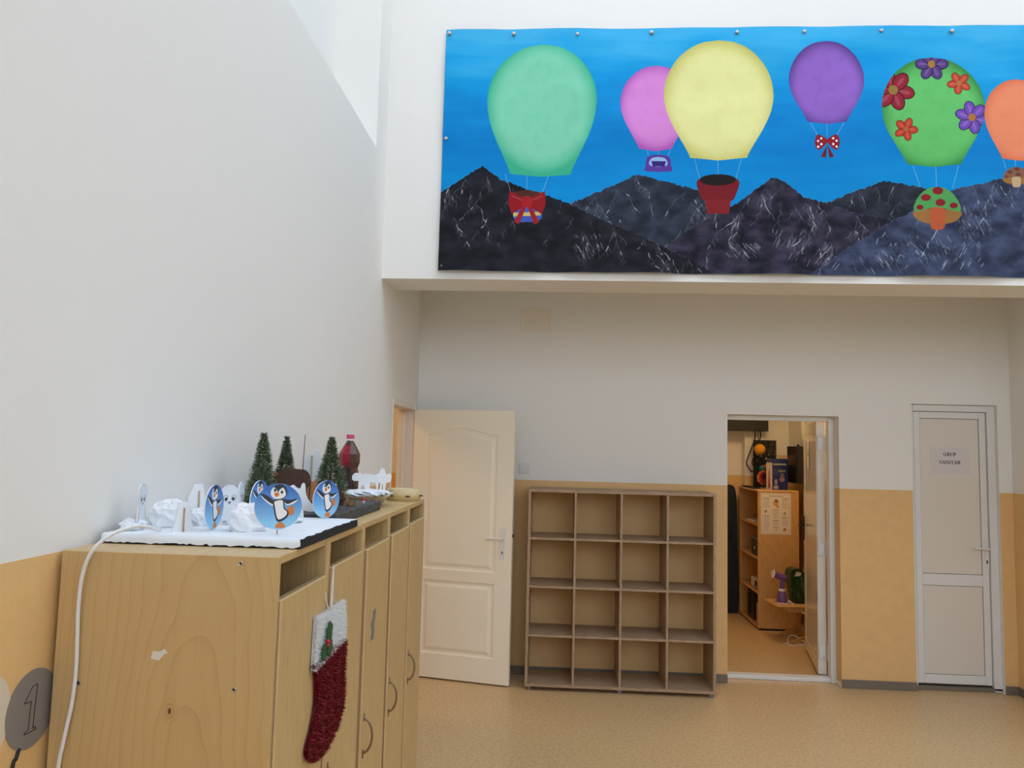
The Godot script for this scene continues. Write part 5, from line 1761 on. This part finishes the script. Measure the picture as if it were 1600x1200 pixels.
	for k in [0.03, 0.21]:
		part("foot", bx(Vector3(k, 0, 0.03), Vector3(k + 0.02, 0.007, 0.24)), M.black, pr)
	tag(part("adapter", bx(Vector3(0, 0, 0), Vector3(0.1, 0.06, 0.06), 0.006), M.black, self, Transform3D(Basis.IDENTITY, Vector3(3.12, 0.364, -1.782))), "small black adapter box beside the projector", "adapter")
	var sp := thing("speaker_box", "black speaker box on the bottom bookcase shelf", "speaker", Vector3(3.12, 0.0385, -2.2))
	part("cabinet", bx(Vector3(0, 0, 0), Vector3(0.24, 0.28, 0.26), 0.005), M.black_matt, sp)
	part("grille", bx(Vector3(-0.004, 0.02, 0.02), Vector3(0.0, 0.26, 0.24), 0.001), M.black, sp)
	tag(part("wood_offcut", bx(Vector3(0, 0, 0), Vector3(0.3, 0.21, 0.016), 0.001), M.beech_flat, self, Transform3D(Basis.IDENTITY, Vector3(3.1, 0.0385, -1.8))), "pale board standing in the bottom bookcase shelf", "board")
	# black case between bookcase and far wall
	var cs := thing("instrument_case", "tall black padded case standing left of the bookcase", "case", Vector3(2.88, 0.0, -2.53))
	part("shell", shape().soft(false).prism(curve_pts([[0.0, 0.0], [0.19, 0.0], [0.195, 0.7], [0.18, 1.25], [0.13, 1.36], [0.06, 1.33], [0.0, 1.2], [-0.01, 0.6]], 4), 0.0, 0.09), mat(srgb(14, 18, 22), 0.6), cs)
	part("handle", shape().soft().tube(curve3([Vector3(0.1, 0.78, 0.09), Vector3(0.12, 0.8, 0.115), Vector3(0.12, 0.9, 0.115), Vector3(0.1, 0.92, 0.09)], 4), 0.008, 6), M.black, cs)
	# television on a bracket high in the corner, its leads hanging
	var tv := thing("television", "black television mounted high on the storeroom wall", "television", Vector3(2.95, 1.947, -2.39))
	part("screen", bx(Vector3(-0.5, 0.0, 0.03), Vector3(0.42, 0.56, 0.075), 0.004), M.black, tv)
	part("back", bx(Vector3(-0.3, 0.1, 0.0), Vector3(0.25, 0.46, 0.03), 0.006), M.black_matt, tv)
	part("bracket", bx(Vector3(-0.1, 0.2, -0.168), Vector3(0.1, 0.36, 0.0), 0.003), M.dark_metal, tv)
	for e in [[3.24, 3.165, 3.225], [3.28, 3.21, 3.24]]:
		var c := [Vector3(e[0], 1.955, -2.38), Vector3(e[0] + 0.01, 1.88, -2.4), Vector3((e[0] + e[1]) / 2, 1.72, -2.425), Vector3(e[1], 1.61, -2.43), Vector3(e[1] + 0.02, 1.56, -2.43), Vector3(e[2], 1.51, -2.43), Vector3(e[2] + 0.04, 1.53, -2.43)]
		if e[0] > 3.26:
			for i in c.size():
				c[i] += Vector3(0.012, 0.004, 0.02)
		tag(part("television_lead", shape().soft().tube(curve3(c, 6), 0.006, 6), M.black, self), ["black lead hanging lower from the television, outer loop", "black lead hanging from the television, inner loop"][0 if e[0] < 3.26 else 1], "cable", "television leads")
	tag(part("thin_cable", shape().soft().tube([Vector3(3.29, 1.95, -2.434), Vector3(3.305, 1.7, -2.434), Vector3(3.305, 1.36, -2.434)], 0.003, 6), M.twig, self), "thin grey cable running down the storeroom wall to the bookcase", "cable")
	var so := thing("wall_socket", "white double socket on the storeroom wall with a black plug", "socket", Vector3(3.30, 1.52, -2.4395))
	part("plate", bx(Vector3(-0.02, -0.045, 0), Vector3(0.05, 0.045, 0.01), 0.003), M.pvc, so)
	part("plug", bx(Vector3(-0.03, -0.014, 0.01), Vector3(0.01, 0.014, 0.045), 0.004), M.black, so)
	# black wall cabinet and the white pipe above it
	var wc := thing("wall_box", "black metal box fixed to the storeroom wall", "wall box", Vector3(3.46, 1.425, -1.98))
	part("case", bx(Vector3(0, 0, 0), Vector3(0.155, 0.365, 0.32), 0.004), M.black, wc)
	part("side_cover", bx(Vector3(-0.004, 0.02, 0.02), Vector3(0.0, 0.345, 0.3), 0.001), M.dark_metal, wc)
	part("cable_gland", shape().lathe([Vector2(0, 0.02), Vector2(0.012, 0.02), Vector2(0.012, 0), Vector2(0, 0)], Transform3D(Basis.IDENTITY, Vector3(0.08, 0.365, 0.1)), 10), M.black, wc)
	tag(part("cardboard_note", bx(Vector3(0, 0, 0), Vector3(0.09, 0.1, 0.004)), mat(srgb(200, 166, 128), 0.8), self, Transform3D(Basis(Vector3.UP, -0.1), Vector3(3.37, 1.60, -2.0))), "small square of beige cardboard beside the black wall box", "cardboard")
	tag(part("cardboard_prop", bx(Vector3(0, 0, 0), Vector3(0.08, 0.25, 0.02), 0.002), M.dark_brown, self, Transform3D(Basis.IDENTITY, Vector3(3.37, top, -2.025))), "dark brown block behind the blue carton on the bookcase", "block")
	tag(part("wall_pipe", shape().soft().tube([Vector3(3.585, 1.79, -1.87), Vector3(3.585, 2.7, -1.87)], 0.022, 12), M.pvc, self), "white pipe rising from the black wall box", "pipe")
	tag(part("leaning_rod", shape().soft().tube([Vector3(3.5, 0.02, -1.62), Vector3(3.605, 1.42, -1.5)], 0.006, 6), M.stick, self), "thin wooden rod leaning on the wall beside the bookcase", "rod")
	build_chair()


func fuzz_ball(r: float, seed_: int) -> Shape:
	var g := RandomNumberGenerator.new()
	g.seed = seed_
	var s := shape()
	s.soft()
	s.lathe([Vector2(0, r), Vector2(r * 0.5, r * 0.866), Vector2(r * 0.866, r * 0.5), Vector2(r, 0), Vector2(r * 0.866, -r * 0.5), Vector2(r * 0.5, -r * 0.866), Vector2(0, -r)], Transform3D.IDENTITY, 16)
	s.soft(false)
	for i in 260:
		var d := Vector3(g.randfn(), g.randfn(), g.randfn()).normalized()
		blades(s, d * r * 0.96, d, 1, r * 0.16, r * 0.05, g)
	return s


func build_chair():
	# child's plywood chair seen from the side: seat towards the left, back towards the right
	var o := Vector3(3.12, 0.0, -1.52)
	var t := thing("school_chair", "small plywood school chair with curved legs in the storeroom", "chair", o, deg_to_rad(6))
	var foot := curve_pts([[0.06, 0.0], [0.18, 0.05], [0.27, 0.078], [0.34, 0.05], [0.405, 0.0], [0.35, 0.0], [0.28, 0.022], [0.18, 0.018]], 3)
	var post := curve_pts([[0.255, 0.05], [0.3, 0.05], [0.328, 0.2], [0.36, 0.33], [0.388, 0.5], [0.396, 0.64], [0.36, 0.645], [0.345, 0.5], [0.305, 0.33], [0.27, 0.18]], 3)
	var bracket := PackedVector2Array([Vector2(0.05, 0.325), Vector2(0.075, 0.287), Vector2(0.19, 0.28), Vector2(0.24, 0.255), Vector2(0.275, 0.21), Vector2(0.32, 0.25), Vector2(0.335, 0.325)])
	for z in [0.0, 0.29]:
		part("side_frame", shape().prism(foot, z, z + 0.022).prism(post, z, z + 0.022).prism(bracket, z, z + 0.022), M.beech, t)
	part("seat", bx(Vector3(-0.02, 0.325, -0.01), Vector3(0.315, 0.337, 0.322), 0.004), M.beech_flat, t)
	part("front_apron", bx(Vector3(0.06, 0.29, 0.022), Vector3(0.08, 0.325, 0.29), 0.003), M.beech, t)
	part("backrest", bx(Vector3(0.368, 0.5, -0.01), Vector3(0.38, 0.63, 0.322), 0.004), M.beech, t)
	# purple garment steamer
	var s := thing("garment_steamer", "purple handheld garment steamer standing on the small chair", "steamer", Vector3(3.215, 0.338, -1.36), deg_to_rad(8))
	var purple := mat(srgb(112, 82, 150), 0.35)
	part("tank", shape().soft().lathe([Vector2(0, 0.0), Vector2(0.05, 0.0), Vector2(0.05, 0.015), Vector2(0.042, 0.06), Vector2(0.03, 0.11), Vector2(0, 0.112)], Transform3D.IDENTITY, 20), purple, s)
	part("base_ring", shape().lathe([Vector2(0, -0.0), Vector2(0.054, -0.0), Vector2(0.054, 0.008), Vector2(0, 0.008)], Transform3D.IDENTITY, 20), M.pvc, s)
	part("collar", shape().lathe([Vector2(0, 0.108), Vector2(0.031, 0.108), Vector2(0.028, 0.128), Vector2(0, 0.128)], Transform3D.IDENTITY, 18), M.pvc, s)
	part("grip", shape().soft().tube(curve3([Vector3(0.0, 0.125, 0), Vector3(0.004, 0.17, 0), Vector3(0.006, 0.22, 0)], 4), 0.02, 12, 0.022), purple, s)
	part("head", shape().soft().tube(curve3([Vector3(0.04, 0.225, 0), Vector3(-0.01, 0.235, 0), Vector3(-0.06, 0.256, 0), Vector3(-0.085, 0.262, 0)], 4), 0.026, 14, 0.036), purple, s)
	part("soleplate", shape().lathe([Vector2(0, 0.006), Vector2(0.036, 0.006), Vector2(0.038, 0.0), Vector2(0, 0)], Transform3D(Basis(Vector3.BACK, PI / 2 - 0.15), Vector3(-0.082, 0.262, 0)), 18), M.pvc, s)
	# green bag
	var g := thing("green_bag", "dark green shiny bag slumped on the small chair", "bag", Vector3(3.37, 0.338, -1.42), deg_to_rad(4))
	var gm := mat(srgb(24, 62, 26), 0.3)
	part("body", shape().prism(curve_pts([[-0.035, 0.0], [0.045, 0.0], [0.06, 0.1], [0.055, 0.24], [0.01, 0.31], [-0.07, 0.3], [-0.085, 0.22], [-0.06, 0.1]], 4), -0.07, 0.07), gm, g)
	part("fold", crumple(0.075, 0.16, 0.09, 71), gm, g, Transform3D(Basis.IDENTITY, Vector3(-0.005, 0.11, 0.02)))
	part("inner_paper", shape().prism(PackedVector2Array([Vector2(-0.05, 0.25), Vector2(0.005, 0.255), Vector2(0.015, 0.285), Vector2(-0.03, 0.295)]), 0.0, 0.002, Transform3D(Basis.IDENTITY, Vector3(0.0, -0.005, 0.0715))), M.card_grey, g)
	# its white lead, falling to the floor in a loop
	var pts := curve3([Vector3(3.25, 0.36, -1.31), Vector3(3.27, 0.365, -1.29), Vector3(3.3, 0.32, -1.25), Vector3(3.36, 0.285, -1.23), Vector3(3.40, 0.24, -1.21), Vector3(3.415, 0.12, -1.2), Vector3(3.40, 0.02, -1.22), Vector3(3.36, 0.005, -1.2), Vector3(3.28, 0.005, -1.16), Vector3(3.22, 0.006, -1.2), Vector3(3.26, 0.05, -1.3), Vector3(3.31, 0.06, -1.28), Vector3(3.38, 0.012, -1.2), Vector3(3.3, 0.005, -1.24), Vector3(3.19, 0.005, -1.22)], 7)
	tag(part("steamer_cord", shape().soft().tube(pts, 0.0045, 8), M.cord, self), "white cord looping from the purple steamer to the floor", "cord")
